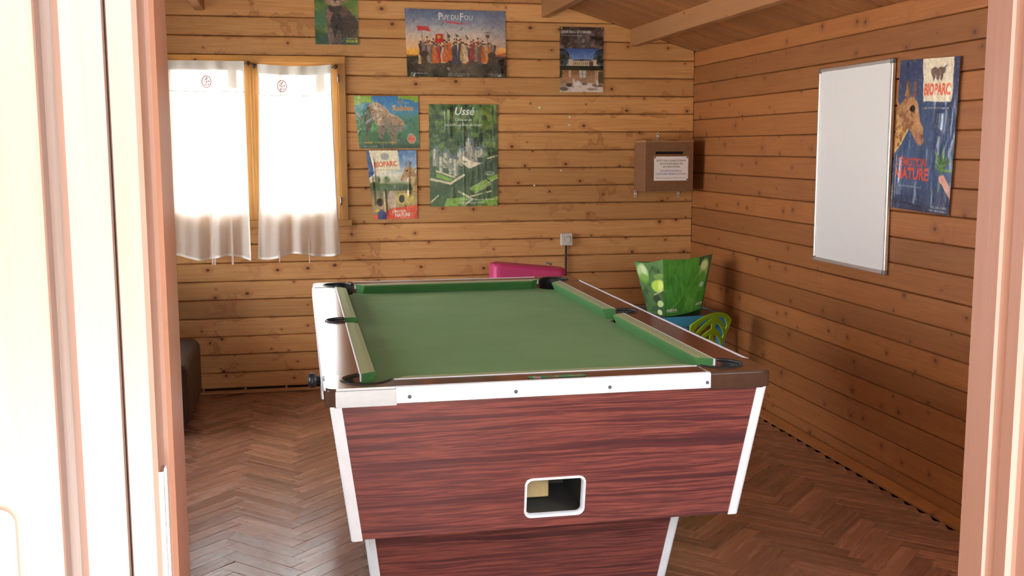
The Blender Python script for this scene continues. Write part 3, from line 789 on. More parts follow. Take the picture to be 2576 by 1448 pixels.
class Canvas:
    def __init__(s, w, h, col=(128, 128, 128), ss=2):
        s.w, s.h, s.ss = w, h, ss; s.W, s.H = w*ss, h*ss
        s.a = np.zeros((s.H, s.W, 3)); s.a[:] = np.array(col)/255
        s.V, s.U = np.mgrid[0:s.H, 0:s.W]; s.U = (s.U+.5)/s.W; s.V = (s.V+.5)/s.H
        s.asp = h/w; s.seed = 1
    def nz(s, fx, octs=4, stretch=1.):
        s.seed += 1; return vnoise(s.H, s.W, fx, max(1, fx*s.asp*stretch), s.seed, octs)
    def put(s, m, col, al=1.):
        m = (np.asarray(m, float)*al)[..., None]; c = np.array(col)/255 if not isinstance(col, np.ndarray) else col
        s.a = s.a*(1-m)+c*m; return s
    def grad(s, stops, box=None):
        v = s.V; p = [q[0] for q in stops]
        c = np.stack([np.interp(v, p, [q[1][i]/255 for q in stops]) for i in range(3)], -1)
        m = np.ones_like(v) if box is None else s.rect(*box)
        s.a = s.a*(1-m[..., None])+c*m[..., None]; return s
    def rect(s, u0, v0, u1, v1): return ((s.U >= u0) & (s.U <= u1) & (s.V >= v0) & (s.V <= v1)).astype(float)
    def ell(s, cu, cv, ru, rv, rot=0., soft=.08):
        x = (s.U-cu); y = (s.V-cv)*s.asp; c_, s_ = math.cos(rot), math.sin(rot)
        xr_ = x*c_+y*s_; yr_ = -x*s_+y*c_
        d = np.sqrt((xr_/ru)**2+(yr_/(rv*s.asp))**2); return np.clip((1-d)/soft+.5, 0, 1)
    def poly(s, pts):
        m = np.zeros((s.H, s.W), bool)
        us = [p[0] for p in pts]; vs_ = [p[1] for p in pts]
        i0, i1 = max(0, int(min(vs_)*s.H)-1), min(s.H, int(max(vs_)*s.H)+2)
        if i1 <= i0: return m.astype(float)
        U, V = s.U[i0:i1], s.V[i0:i1]; k_ = m[i0:i1]
        for (x0, y0), (x1, y1) in zip(pts, pts[1:]+pts[:1]):
            if y0 == y1: continue
            k_ ^= ((V > min(y0, y1)) & (V <= max(y0, y1)) & (U < (x1-x0)*(V-y0)/(y1-y0)+x0))
        return m.astype(float)
    def line(s, pts, w):
        m = np.zeros((s.H, s.W))
        for (x0, y0), (x1, y1) in zip(pts, pts[1:]):
            dx, dy = x1-x0, (y1-y0)*s.asp; l2 = dx*dx+dy*dy+1e-12
            px, py = s.U-x0, (s.V-y0)*s.asp; t_ = np.clip((px*dx+py*dy)/l2, 0, 1)
            m = np.maximum(m, np.clip((w/2-np.hypot(px-t_*dx, py-t_*dy))*s.W+.5, 0, 1))
        return m
    def text(s, body, u, v, h, col, width=None, align='L', shear=0., bold=0., rot=0., al=1.):
        """u,v: left (or centre) and baseline; h: capital height as a fraction of the sheet height"""
        cu = bpy.data.curves.new('glyphs', 'FONT'); cu.body = body; cu.shear = shear; cu.offset = bold; cu.resolution_u = 2; cu.size = 1
        ob = bpy.data.objects.new('glyphs', cu); COL.objects.link(ob)
        bpy.context.view_layer.update()
        me = ob.evaluated_get(bpy.context.evaluated_depsgraph_get()).to_mesh(); me.calc_loop_triangles()
        co = np.empty(len(me.vertices)*3); me.vertices.foreach_get('co', co); co = co.reshape(-1, 3)[:, :2]
        tr = np.array([t_.vertices[:] for t_ in me.loop_triangles])
        ob.evaluated_get(bpy.context.evaluated_depsgraph_get()).to_mesh_clear(); bpy.data.objects.remove(ob); bpy.data.curves.remove(cu)
        if len(tr) == 0: return s
        k_ = h/.69; x0 = co[:, 0].min(); wd = co[:, 0].max()-x0
        kx = (width/wd) if width else k_*s.asp
        X = (co[:, 0]-x0)*kx; Y = -co[:, 1]*k_
        if align == 'C': X = X-wd*kx/2
        if rot:
            c_, s_ = math.cos(rot), math.sin(rot); Yp = Y*s.asp; X, Y = X*c_-Yp*s_, (X*s_+Yp*c_)/s.asp
        X = (X+u)*s.W; Y = (Y+v)*s.H
        m = np.zeros((s.H, s.W))
        for a, b_, c_ in tr:
            xs, ys = X[[a, b_, c_]], Y[[a, b_, c_]]
            i0, i1 = max(0, int(ys.min())), min(s.H, int(ys.max())+2); j0, j1 = max(0, int(xs.min())), min(s.W, int(xs.max())+2)
            if i1 <= i0 or j1 <= j0: continue
            yy, xx = np.mgrid[i0:i1, j0:j1]; xx = xx+.5; yy = yy+.5
            d = (ys[1]-ys[2])*(xs[0]-xs[2])+(xs[2]-xs[1])*(ys[0]-ys[2])
            if abs(d) < 1e-9: continue
            l0 = ((ys[1]-ys[2])*(xx-xs[2])+(xs[2]-xs[1])*(yy-ys[2]))/d
            l1 = ((ys[2]-ys[0])*(xx-xs[2])+(xs[0]-xs[2])*(yy-ys[2]))/d
            m[i0:i1, j0:j1] = np.maximum(m[i0:i1, j0:j1], ((l0 >= -.02) & (l1 >= -.02) & (l0+l1 <= 1.02)))
        return s.put(m, col, al)
    def small(s, u0, v, u1, h, col, al=.8):
        """a line of type too small to read"""
        r_ = np.random.RandomState(int(v*9999)); x = u0; m = np.zeros((s.H, s.W))
        while x < u1:
            w = r_.uniform(.012, .04); m = np.maximum(m, s.rect(x, v-h*r_.uniform(.7, 1.), min(x+w, u1), v)); x += w+.008
        return s.put(m, col, al*.7)
    def spots(s, mask, n, r0, r1, col, seed=3, al=.85, box=(0, 0, 1, 1)):
        r_ = np.random.RandomState(seed); m = np.zeros((s.H, s.W))
        for _ in range(n):
            u, v = r_.uniform(box[0], box[2]), r_.uniform(box[1], box[3]); r = r_.uniform(r0, r1)
            m = np.maximum(m, s.ell(u, v, r*r_.uniform(.7, 1.3), r*r_.uniform(.7, 1.2)/s.asp, r_.uniform(0, 3), .5))
        return s.put(m*mask, col, al)
    def warp(s, amp=.012, f=14):
        dx = (s.nz(f, 3)-.5)*2*amp*s.W; dy = (s.nz(f, 3)-.5)*2*amp*s.W
        i, j = np.mgrid[0:s.H, 0:s.W]
        s.a = s.a[np.clip(i+dy, 0, s.H-1).astype(int), np.clip(j+dx, 0, s.W-1).astype(int)]
        g_ = s.nz(40, 3); s.a = np.clip(s.a*(1+.26*(g_-.5))[..., None]+.06*(s.nz(12, 3)-.5)[..., None], 0, 1); return s
    def final(s):
        a = s.a.reshape(s.h, s.ss, s.w, s.ss, 3).mean((1, 3)); return np.clip(a, 0, 1)

def print_mat(name, rough=.22, coat=.4, emit=0):
    t = NT(name); at_ = t.n('ShaderNodeAttribute'); at_.attribute_name = 'print'
    X = t.coords(); nz = t.noise(t.comb(X[0], X[1], X[2]), 60., 2)
    t.set(Base_Color=at_.outputs['Color'], Roughness=t.maprange(nz, .2, .8, rough*.8, rough*1.2), Coat_Weight=coat, Coat_Roughness=.08)
    return t.m
M['print_gloss'] = print_mat('printed_gloss_paper', .25, .5)
M['print_matt'] = print_mat('printed_matt', .55, 0.)

def sheet(name, cv, P, mat, parent=None, relief=None):
    """P(u,v,h) -> xyz, v from the top; relief array (h,w) is the height off the wall in metres"""
    a = cv.final(); h, w = a.shape[:2]
    me = bpy.data.meshes.new(name)
    uu = (np.arange(w))/(w-1); vv_ = np.arange(h)/(h-1)
    rel = np.zeros((h, w)) if relief is None else relief
    vs = np.array([P(uu[j], vv_[i], rel[i, j]) for i in range(h) for j in range(w)], np.float32)
    ii, jj = np.mgrid[0:h-1, 0:w-1]; b0 = (ii*w+jj).ravel()
    fs = np.stack([b0, b0+w, b0+w+1, b0+1], -1).astype(np.int32)
    me.vertices.add(len(vs)); me.vertices.foreach_set('co', vs.ravel())
    me.loops.add(fs.size); me.loops.foreach_set('vertex_index', fs.ravel())
    me.polygons.add(len(fs)); me.polygons.foreach_set('loop_start', np.arange(0, fs.size, 4, dtype=np.int32))
    me.polygons.foreach_set('use_smooth', np.ones(len(fs), bool))
    me.update(calc_edges=True)
    col = me.attributes.new('print', 'FLOAT_COLOR', 'POINT')
    lin = np.ones((h*w, 4), np.float32); lin[:, :3] = S2L(a).reshape(-1, 3)
    col.data.foreach_set('color', lin.ravel())
    return link(name, me, mat, parent)

def crinkle(cv, amp, seed, folds=()):
    h, w = cv.h, cv.w
    n1 = vnoise(h, w, 4, 4, seed, 3); n2 = vnoise(h, w, 9, 5, seed+5, 3)
    rel = amp*(.6*n1+.6*(1-np.abs(2*n2-1)))
    V, U = np.mgrid[0:h, 0:w]; U = U/w; V = V/h
    for (u, v0, v1, wd, hh) in folds:
        rel += hh*np.exp(-((U-u)/wd)**2)*((V > v0) & (V < v1))*np.clip(np.minimum(V-v0, v1-V)*20, 0, 1)
    return rel

def back_sheet(x0, z1, x1, z0, gap=.0035, skew=(0, 0, 0, 0), bow=0):
    """placer for a sheet on the back wall; skew shifts x at TL, TR, BL, BR"""
    def P(u, v, h):
        xa = x0+skew[0]*(1-v)+skew[2]*v; xb = x1+skew[1]*(1-v)+skew[3]*v
        return (xa+(xb-xa)*u, -gap-h, z1+(z0-z1)*v+bow*u)
    return P

# --- wildcat cub poster above the window
c = Canvas(113, 170)
c.grad([(0, (70, 110, 45)), (.4, (105, 135, 55)), (.65, (60, 95, 60)), (1, (45, 75, 60))])
n1 = c.nz(3); c.put(np.clip((n1-.5)*4, 0, 1), (150, 165, 75), .7); c.put(np.clip((.45-n1)*4, 0, 1), (35, 65, 45), .7)
c.put(c.ell(.05, .62, .25, .12, 0, .9), (70, 120, 85), .7); c.put(c.ell(.9, .5, .3, .08, 0, .9), (150, 165, 70), .6); c.put(c.rect(0, .9, 1, 1)*c.nz(20), (70, 100, 85), .7)
fur = c.nz(26, 4)
def furput(m, col): c.put(m, col); c.put(m*np.clip((fur-.5)*5, 0, 1), tuple(int(x*.55) for x in col), .6)
furput(c.poly([(.30, .42), (.26, .6), (.30, .8), (.34, .99), (.62, .99), (.66, .86), (.95, .93), (1, .62), (.82, .5), (.72, .42)]), (112, 88, 78))
furput(c.ell(.42, .55, .15, .16), (150, 112, 98)); furput(c.ell(.78, .72, .22, .17, .2), (74, 60, 52))
furput(c.ell(.50, .70, .14, .2), (60, 52, 48)); furput(c.ell(.36, .88, .07, .14), (128, 108, 100)); furput(c.ell(.55, .9, .07, .13), (105, 88, 82))
furput(c.ell(.48, .44, .16, .075), (66, 54, 48)); furput(c.ell(.47, .29, .25, .135), (168, 136, 105)); furput(c.ell(.26, .2, .07, .05), (120, 92, 72)); furput(c.ell(.68, .2, .07, .05), (120, 92, 72))
c.put(c.ell(.47, .35, .11, .06), (200, 175, 150), .8)
for ex in (.38, .57): c.put(c.ell(ex, .265, .035, .022), (25, 18, 15)); c.put(c.line([(ex, .28), (ex+(.02 if ex < .5 else -.02), .34)], .018), (50, 35, 28), .8)
c.put(c.ell(.48, .325, .045, .022), (60, 35, 32)); c.put(c.line([(.48, .34), (.48, .365), (.43, .375)], .012), (60, 40, 35), .8); c.put(c.line([(.48, .365), (.53, .375)], .012), (60, 40, 35), .8)
c.warp()
c.text('ZOO DE', .73, .915, .022, (235, 225, 90), width=.24); c.text('DOUÉ', .72, .962, .032, (240, 230, 80), width=.26, bold=.02)
o = sheet('cub_poster', c, back_sheet(-2.389, 2.48, -2.133, 2.092), M['print_gloss'], relief=crinkle(c, .0012, 11))
tag(o, 'portrait poster of a spotted cub sitting in green grass above the window', 'poster')

# --- historical pageant poster
c = Canvas(254, 172)
c.grad([(0, (92, 104, 138)), (.12, (118, 130, 155)), (.3, (186, 178, 178)), (.45, (224, 190, 160)), (.6, (240, 172, 98)), (.68, (228, 120, 50)), (.70, (60, 40, 35)), (1, (38, 34, 32))])
cl = c.nz(4, 5, 2.); c.put(np.clip((cl-.5)*4, 0, 1)*(c.V < .62), (232, 205, 190), .4); c.put(np.clip((c.U-.7)*3, 0, 1)*(c.V < .55), (110, 110, 135), .45); c.put(c.ell(.03, .64, .2, .05, 0, .9), (255, 190, 60), .8)
rk = c.nz(9, 5); c.put((c.V > .72)*np.clip((rk-.5)*6, 0, 1), (104, 92, 76), .8); c.put((c.V > .72)*np.clip((.42-rk)*6, 0, 1), (18, 18, 18), .8)
c.put(c.poly([(.0, .66), (.1, .68), (.16, .66), (.3, .74), (.5, .72), (.75, .74), (.9, .66), (1, .62), (1, 1), (0, 1)])*np.clip(c.nz(14)-.2, 0, 1), (44, 38, 34), .9)
for (u, v, a, b_) in ((.3, .83, .1, .1), (.52, .82, .1, .09), (.66, .86, .12, .1), (.15, .84, .09, .1), (.45, .92, .16, .08)): c.put(c.ell(u, v, a, b_, 0, .5)*np.clip(c.nz(18)*1.4-.2, 0, 1), (112, 96, 78), .75)
r_ = np.random.RandomState(8)
pal = [(178, 48, 38), (205, 105, 45), (120, 88, 74), (150, 130, 115), (96, 62, 58), (190, 150, 100), (70, 66, 80), (165, 60, 60), (214, 180, 150), (84, 92, 70)]
for i in range(46):
    u = .14+.72*((i*.618) % 1); base = .66+.08*r_.rand(); h_ = .14+.07*r_.rand(); w_ = .016+.012*r_.rand(); co_ = pal[r_.randint(len(pal))]
    c.put(c.poly([(u-w_*.5, base-h_), (u+w_*.5, base-h_), (u+w_*1.2, base+.08), (u-w_*1.2, base+.08)]), co_); c.put(c.ell(u, base-h_-.02, .009, .02), (205, 160, 130)); c.put(c.ell(u, base-h_-.038, .009, .012), (60, 45, 40))
    c.put(c.line([(u-w_*.6, base-h_*.6), (u+w_*.9, base)], .005), tuple(int(x*.5) for x in co_), .8)
for u0, fl in ((.17, 1), (.85, -1)):   # riders
    c.put(c.ell(u0, .66, .045, .05), (70, 45, 34)); c.put(c.poly([(u0+fl*-.035, .63), (u0+fl*-.05, .52), (u0+fl*-.028, .5), (u0+fl*-.01, .6)]), (74, 48, 36)); c.put(c.poly([(u0-.03, .66), (u0+.03, .66), (u0+.035, .82), (u0-.035, .82)]), (60, 42, 34), .8); c.put(c.ell(u0, .55, .017, .07), (120, 110, 105)); c.put(c.ell(u0, .47, .01, .022), (180, 140, 115))
for (p, col) in (([(.11, .245), (.17, .26), (.22, .26), (.25, .33), (.19, .315), (.12, .325)], (196, 40, 40)), ([(.295, .37), (.365, .36), (.375, .49), (.285, .5)], (190, 30, 30)), ([(.405, .35), (.44, .39), (.42, .43)], (50, 60, 60)), ([(.495, .35), (.54, .39), (.505, .4)], (40, 80, 70)), ([(.6, .36), (.63, .43), (.61, .44)], (60, 90, 70))):
    c.put(c.poly(p), col)
c.put(c.ell(.33, .41, .018, .025), (215, 170, 60))
for x0, y0, y1 in ((.155, .33, .56), (.375, .36, .6), (.41, .34, .6), (.5, .34, .58), (.6, .36, .6), (.815, .34, .6)): c.put(c.line([(x0, y0), (x0, y1)], .004), (70, 55, 48))
c.put(c.poly([(.79, .36), (.84, .36), (.835, .4), (.795, .4)]), (96, 74, 56)); c.put(c.line([(.79, .33), (.84, .33)], .008), (96, 74, 56))
for u, v in ((.09, .17), (.31, .06), (.56, .18), (.37, .21), (.87, .24), (.77, .27), (.56, .27)): c.put(c.line([(u-.012, v+.02), (u, v), (u+.006, v-.015)], .006), (50, 50, 60))
c.warp()
c.text('P', .333, .155, .105, (238, 236, 232), width=.035, bold=.01); c.text('UY DU ', .372, .148, .07, (238, 236, 232), width=.155); c.text('F', .545, .155, .105, (238, 236, 232), width=.032, bold=.01); c.text('OU', .585, .148, .07, (238, 236, 232), width=.085)
c.put(c.poly([(.355, .182), (.45, .178), (.55, .2), (.68, .2), (.55, .213), (.45, .2)]), (225, 50, 55))
c.small(.41, .955, .62, .02, (190, 185, 175)); c.small(.41, .985, .62, .02, (190, 185, 175)); c.small(.82, .955, .98, .02, (190, 185, 175)); c.small(.84, .985, .98, .02, (190, 185, 175)); c.small(.04, .96, .2, .022, (225, 225, 225))
o = sheet('pageant_poster', c, back_sheet(-1.854, 2.312, -1.232, 1.91, skew=(0, -.003, .012, .004), bow=-.004), M['print_gloss'], relief=crinkle(c, .0022, 21, ((.08, .8, 1, .03, .004), (.94, .72, 1, .025, .005), (.42, .72, .9, .02, .003))))
tag(o, 'landscape poster of costumed riders and flags at sunset with a white title', 'poster')

# --- chateau poster in three bands
c = Canvas(109, 165)
c.grad([(0, (70, 52, 50)), (.33, (58, 46, 46)), (.331, (52, 88, 165)), (.5, (120, 150, 205)), (.58, (150, 170, 205)), (.66, (40, 46, 34)), (.661, (150, 100, 62)), (1, (190, 175, 165))])
rk = c.nz(8, 5); top = (c.V < .33); c.put(top*np.clip((rk-.48)*5, 0, 1), (140, 122, 118), .8); c.put(top*np.clip((.42-rk)*5, 0, 1), (30, 24, 26), .8)
c.put(c.ell(.52, .2, .16, .11, 0, .7)*top, (120, 108, 110), .7); c.put(c.ell(.52, .22, .09, .07, 0, .5)*top, (66, 58, 60), .8); c.put(c.ell(.53, .21, .04, .035), (150, 138, 136), .8); c.put(c.line([(.4, .12), (.5, .28), (.55, .3)], .012), (160, 150, 148), .6)
c.warp(.008)
c.text('CHÂTEAU D’OIRON', .04, .095, .036, (240, 240, 238), width=.66, bold=.01); c.small(.04, .138, .5, .012, (235, 235, 235))
tr = c.nz(10, 4); tm = ((c.ell(.02, .47, .2, .14, 0, .6)+c.ell(.98, .46, .2, .13, 0, .6)) > .45)*(c.V > .332)*(c.V < .66)
c.put(tm*np.clip(tr*1.5, 0, 1), (24, 34, 24)); c.put((c.V > .595)*(c.V < .66)*1., (30, 36, 26))
c.put(c.rect(.2, .51, .84, .595), (196, 178, 150)); c.put(c.rect(.2, .495, .29, .595), (210, 192, 164)); c.put(c.rect(.75, .5, .84, .595), (205, 186, 158)); c.put(c.poly([(.3, .515), (.74, .515), (.7, .495), (.34, .495)]), (84, 84, 98)); c.put(c.poly([(.2, .495), (.245, .462), (.29, .495)]), (90, 88, 98)); c.put(c.poly([(.75, .5), (.795, .468), (.84, .5)]), (70, 60, 62)); c.put(c.ell(.5, .505, .06, .016), (70, 62, 64)); c.put(c.rect(.68, .52, .76, .595), (92, 70, 60))
for i in range(9): c.put(c.rect(.31+i*.045, .54, .325+i*.045, .575), (90, 82, 76))
bt = (c.V > .661); c.put(bt*np.clip((c.nz(6)-.45)*4, 0, 1), (205, 150, 95), .5); c.put(c.rect(.45, .665, .6, .78), (205, 205, 200)); c.put(c.rect(.2, .665, .26, .77), (210, 185, 150)); c.put(c.rect(.8, .665, .9, .85), (190, 160, 130)); c.put(c.rect(.88, .68, 1, .86), (60, 62, 48), .8); c.put(c.rect(.52, .665, .53, .78), (120, 110, 100)); c.put(c.rect(.45, .715, .6, .72), (120, 110, 100)); c.put(c.rect(0, .66, .06, .78), (66, 76, 50))
c.put(c.poly([(0, .97), (.2, .9), (.42, .85), (.75, .86), (1, .93), (1, 1), (0, 1)]), (226, 214, 208))
for (u, v, a, b_, col) in ((.22, .89, .07, .03, (60, 46, 36)), (.56, .87, .06, .02, (110, 90, 78)), (.8, .89, .06, .02, (120, 100, 86)), (.4, .86, .07, .04, (238, 232, 228)), (.9, .9, .08, .015, (90, 76, 66)), (.1, .95, .1, .03, (90, 84, 90)), (.72, .95, .1, .02, (170, 150, 140)), (.32, .83, .02, .05, (230, 225, 220)), (.86, .85, .025, .05, (235, 230, 225))): c.put(c.ell(u, v, a, b_, 0, .5), col, .9)
c.put(bt*np.clip((c.nz(16)-.55)*5, 0, 1), (120, 100, 88), .4); c.text('OIRON', .68, .965, .018, (120, 90, 80), width=.16)
o = sheet('mansion_poster', c, back_sheet(-.888, 2.222, -.606, 1.822), M['print_gloss'], relief=crinkle(c, .001, 31))
tag(o, 'small portrait poster in three bands with a mansion under blue sky', 'poster')
for px_, pz_ in ((-.876, 2.214), (-.617, 2.214), (-.617, 1.83), (-.876, 1.83)):
    q = MB(); q.lathe([(.005, -.004), (.0055, -.006), (.003, -.009)], (px_, 0, pz_), 10, 1); q.build('drawing_pin', plain('pin_yellow', (.6, .55, .1, 1), .3) if 'pin_yellow' not in bpy.data.materials else bpy.data.materials['pin_yellow'], o)

# --- spotted cat on a branch
c = Canvas(165, 133)
c.grad([(0, (48, 120, 190)), (.3, (70, 140, 190)), (.5, (60, 110, 85)), (.8, (48, 86, 52)), (1, (40, 62, 44))])
c.put(np.clip((c.nz(4)-.45)*4, 0, 1)*(c.V > .35), (90, 130, 60), .55); c.put(c.ell(.12, .6, .2, .35, 0, .9), (50, 110, 40), .7); c.put(c.ell(.85, .6, .25, .25, 0, .9), (50, 110, 95), .6)
lf = c.nz(14, 3); c.put(((c.V < .12+.12*(lf-.3))*(c.U < .28)+(c.V < .05+.1*(lf-.3))*(c.U > .68)+(c.V < .16*lf)*(c.U > .93) > 0)*1., (140, 175, 50)); c.put(c.ell(.1, .1, .14, .08, 0, .7)*lf, (170, 190, 80))
c.put(c.line([(.03, .35), (.12, .45), (.16, .62), (.3, .67), (.42, .62)], .03), (120, 96, 84)); c.put(c.line([(.16, .62), (.14, .8), (.1, 1)], .05), (60, 52, 44)); c.put(c.ell(.25, .6, .07, .08), (50, 140, 45))
f1 = c.nz(22, 4)
body = c.poly([(.17, .62), (.16, .4), (.19, .22), (.27, .12), (.37, .12), (.46, .2), (.55, .32), (.66, .38), (.75, .46), (.77, .56), (.74, .66), (.64, .66), (.62, .9), (.53, .95), (.52, .75), (.44, .64), (.4, .82), (.34, .8), (.33, .6), (.28, .45), (.24, .5), (.22, .66)])
c.put(body, (176, 140, 112)); c.put(body*np.clip((f1-.45)*4, 0, 1), (214, 186, 160), .6); c.put(body*(c.V > .55), (104, 88, 74), .65); c.put(c.ell(.2, .42, .06, .2), (60, 52, 44), .7); c.put(c.ell(.5, .55, .1, .1, .4, .8), (120, 110, 96), .6)
c.spots(body, 170, .006, .012, (72, 48, 34), 5, .8, (.15, .1, .78, .9)); c.put(c.line([(.05, .33), (.11, .42)], .03), (95, 72, 58))
c.warp()
c.text('ZOO', .67, .135, .05, (228, 150, 60), width=.11); c.text('des', .79, .14, .035, (235, 235, 235), width=.06); c.text('Sables', .58, .275, .1, (236, 150, 40), width=.34, bold=.012, shear=.1)
c.put(c.ell(.868, .815, .068, .088, 0, .1), (235, 220, 200)); c.put(c.ell(.868, .815, .06, .078, 0, .1), (214, 58, 42)); c.text('100', .868, .8, .04, (240, 190, 150), width=.07, align='C'); c.small(.825, .85, .91, .02, (240, 190, 150)); c.small(.835, .875, .9, .018, (240, 190, 150))
c.put(c.rect(0, .92, 1, 1), (30, 42, 36), .6); c.text('oasis', .09, .895, .04, (238, 170, 40), width=.14, bold=.02); c.text('en bord de', .25, .893, .03, (238, 170, 40), width=.22); c.text('mer !', .49, .895, .04, (238, 170, 40), width=.13, bold=.02); c.small(.06, .965, .3, .02, (220, 220, 220))
o = sheet('leopard_poster', c, back_sheet(-2.168, 1.79, -1.775, 1.474, skew=(-.004, -.004, .028, .002)), M['print_gloss'], relief=crinkle(c, .0016, 41))
tag(o, 'landscape poster of a spotted big cat on a branch beside the window', 'poster')

# --- aerial castle poster
c = Canvas(174, 254)
c.grad([(0, (66, 88, 40)), (.25, (52, 72, 40)), (.45, (46, 60, 44)), (.6, (70, 80, 66)), (.8, (62, 76, 56)), (1, (58, 78, 44))])
fo_ = c.nz(16, 4); c.put((c.V < .52)*np.clip((fo_-.52)*7, 0, 1), (104, 122, 62), .7); c.put((c.V < .55)*np.clip((.44-fo_)*7, 0, 1), (22, 34, 22), .8); c.put(c.ell(.85, .12, .25, .1, 0, .9)*fo_, (110, 130, 50), .8); c.put(c.ell(.95, .4, .14, .12, 0, .9)*fo_, (100, 125, 70), .8)
c.put(c.poly([(0, .72), (.28, .77), (1, .52), (1, .66), (.35, .86), (0, .93)]), (56, 68, 52), .9); c.put(c.poly([(0, .86), (.12, .83), (1, .53), (1, .6), (.1, .93), (0, .95)])*np.clip(c.nz(20)*1.5, 0, 1), (48, 62, 46), .9)
for p, w_ in (([(.02, .73), (.3, .77), (.5, .69)], .035), ([(.42, .85), (.62, .93), (.48, 1)], .03), ([(.6, .9), (.9, .85)], .02), ([(0, .96), (.12, .89)], .02), ([(.84, .53), (1, .5)], .02), ([(.1, .65), (.36, .71)], .03)): c.put(c.line(p, w_), (186, 176, 150))
for p in ([(.58, .82), (.82, .74), (.9, .78), (.66, .87)], [(.84, .72), (1, .68), (1, .72), (.9, .76)], [(.25, .92), (.55, .9), (.5, 1), (.2, 1)], [(.7, .95), (1, .9), (1, 1), (.7, 1)], [(.1, .67), (.34, .73), (.28, .75), (.1, .71)]): c.put(c.poly(p), (112, 146, 62)); 
c.put(c.line([(.58, .82), (.82, .74), (.9, .78), (.66, .87), (.58, .82)], .008), (176, 166, 140)); c.put(c.ell(.88, .675, .07, .022, 0, .2), (150, 150, 110)); c.put(c.ell(.88, .675, .05, .015, 0, .2), (86, 116, 110))
for i in range(9): c.put(c.ell(.74+i*.03, .815-i*.012, .008, .006), (200, 190, 165))
c.put(np.clip((fo_-.55)*6, 0, 1)*(c.V > .84), (52, 70, 42), .7)
bl = [(.05, .44, .13, .6), (.14, .5, .2, .66), (.2, .47, .3, .62), (.28, .53, .36, .68), (.34, .52, .42, .69), (.4, .46, .52, .6), (.48, .44, .62, .58), (.58, .45, .7, .57), (.68, .44, .8, .52), (.53, .36, .65, .48)]
for i, (a, t_, b_, bo) in enumerate(bl):
    c.put(c.rect(a, t_, b_, bo), (150+8*(i % 3), 146+6*(i % 3), 138)); c.put(c.rect(a+(b_-a)*.6, t_, b_, bo), (96, 96, 96), .6)
    c.put(c.poly([(a-.01, t_+.01), (a+.02, t_-.03), (b_-.02, t_-.03), (b_+.01, t_+.01)]), (98, 104, 116))
for u, t_, w_, h_ in ((.08, .43, .03, .12), (.17, .5, .035, .16), (.31, .52, .04, .16), (.38, .53, .04, .17), (.45, .43, .025, .1), (.62, .4, .025, .1), (.76, .42, .025, .08), (.24, .46, .025, .1), (.57, .32, .02, .1), (.68, .44, .025, .1)):
    c.put(c.rect(u-w_/2, t_, u+w_/2, t_+h_), (182, 178, 168)); c.put(c.rect(u+w_*.15, t_, u+w_/2, t_+h_), (120, 118, 114), .7); c.put(c.poly([(u-w_*.7, t_+.005), (u, t_-.06), (u+w_*.7, t_+.005)]), (84, 92, 108))
c.put(c.poly([(.48, .5), (.62, .56), (.78, .57), (.58, .63), (.48, .58)]), (206, 196, 176)); c.put(c.rect(0, .42, 1, .68)*np.clip((c.nz(30)-.55)*6, 0, 1), (50, 58, 50), .6)
c.warp(.006, 20); c.a = np.clip(c.a*1.18+.02, 0, 1)
c.text('Ussé', .38, .105, .075, (244, 244, 240), width=.28, shear=.25, bold=.012); c.text('Château de', .38, .162, .024, (238, 238, 234), width=.24, shear=.3, bold=.008); c.text('La Belle au Bois dormant', .235, .212, .024, (238, 238, 234), width=.54, shear=.3, bold=.008)
c.text('à 15 mn d’Azay-le-Rideau', .42, .94, .018, (235, 235, 235), width=.53, shear=.3); c.text('37420 Rigny-Ussé', .42, .972, .018, (235, 235, 235), width=.37, shear=.3)
o = sheet('castle_poster', c, back_sheet(-1.715, 1.743, -1.286, 1.116, skew=(0, 0, .002, 0)), M['print_gloss'], relief=crinkle(c, .0022, 51, ((.5, .12, 1, .012, .0012), (.3, 0, .35, .03, .002), (.33, .8, .98, .03, .0015), (.97, .3, .45, .03, .002), (.24, .02, .3, .02, .0015))))
tag(o, 'large portrait aerial poster of a turreted white castle amid dark green woods', 'poster')

# --- small giraffe park poster, creased
def giraffe(c, fx, fy, k_, flip=1, neck=True):
    def T(p): return [(fx+flip*x*k_, fy+y*k_/c.asp) for x, y in p]
    if neck: c.put(c.poly(T([(-.5, .1), (-.15, .12), (-.25, .5), (-.5, 1.3), (-1.1, 1.3)])), (196, 152, 98))
    hd = c.poly(T([(-.5, .12), (-.42, -.12), (-.22, -.26), (.0, -.28), (.16, -.18), (.26, .1), (.42, .38), (.46, .6), (.36, .68), (.2, .62), (.0, .42), (-.2, .30), (-.4, .34)]))
    c.put(hd, (190, 142, 98)); c.put(hd*np.clip(c.nz(18)*1.4-.3, 0, 1), (150, 98, 62), .6)
    c.put(c.poly(T([(-.2, -.24), (-.26, -.55), (-.18, -.6), (-.1, -.26)])), (120, 76, 52)); c.put(c.poly(T([(0, -.26), (.02, -.58), (.1, -.6), (.1, -.25)])), (120, 76, 52))
    c.put(c.poly(T([(-.42, -.1), (-.72, -.3), (-.66, -.12), (-.46, .04)])), (168, 120, 84))
    e = T([(.02, -.02)])[0]; c.put(c.ell(e[0], e[1], .075*k_, .06*k_/c.asp), (30, 20, 16)); e = T([(.38, .5)])[0]; c.put(c.ell(e[0], e[1], .05*k_, .04*k_/c.asp), (70, 42, 34))
    return hd
c = Canvas(129, 172)
c.grad([(0, (60, 96, 165)), (.2, (120, 150, 200)), (.34, (226, 220, 205)), (.45, (200, 190, 160)), (.5, (70, 84, 50)), (.62, (90, 96, 80)), (.75, (180, 160, 110)), (1, (150, 120, 90))])
c.put(np.clip((c.nz(4)-.5)*4, 0, 1)*(c.V < .3)*(c.U > .6), (235, 235, 235), .8)
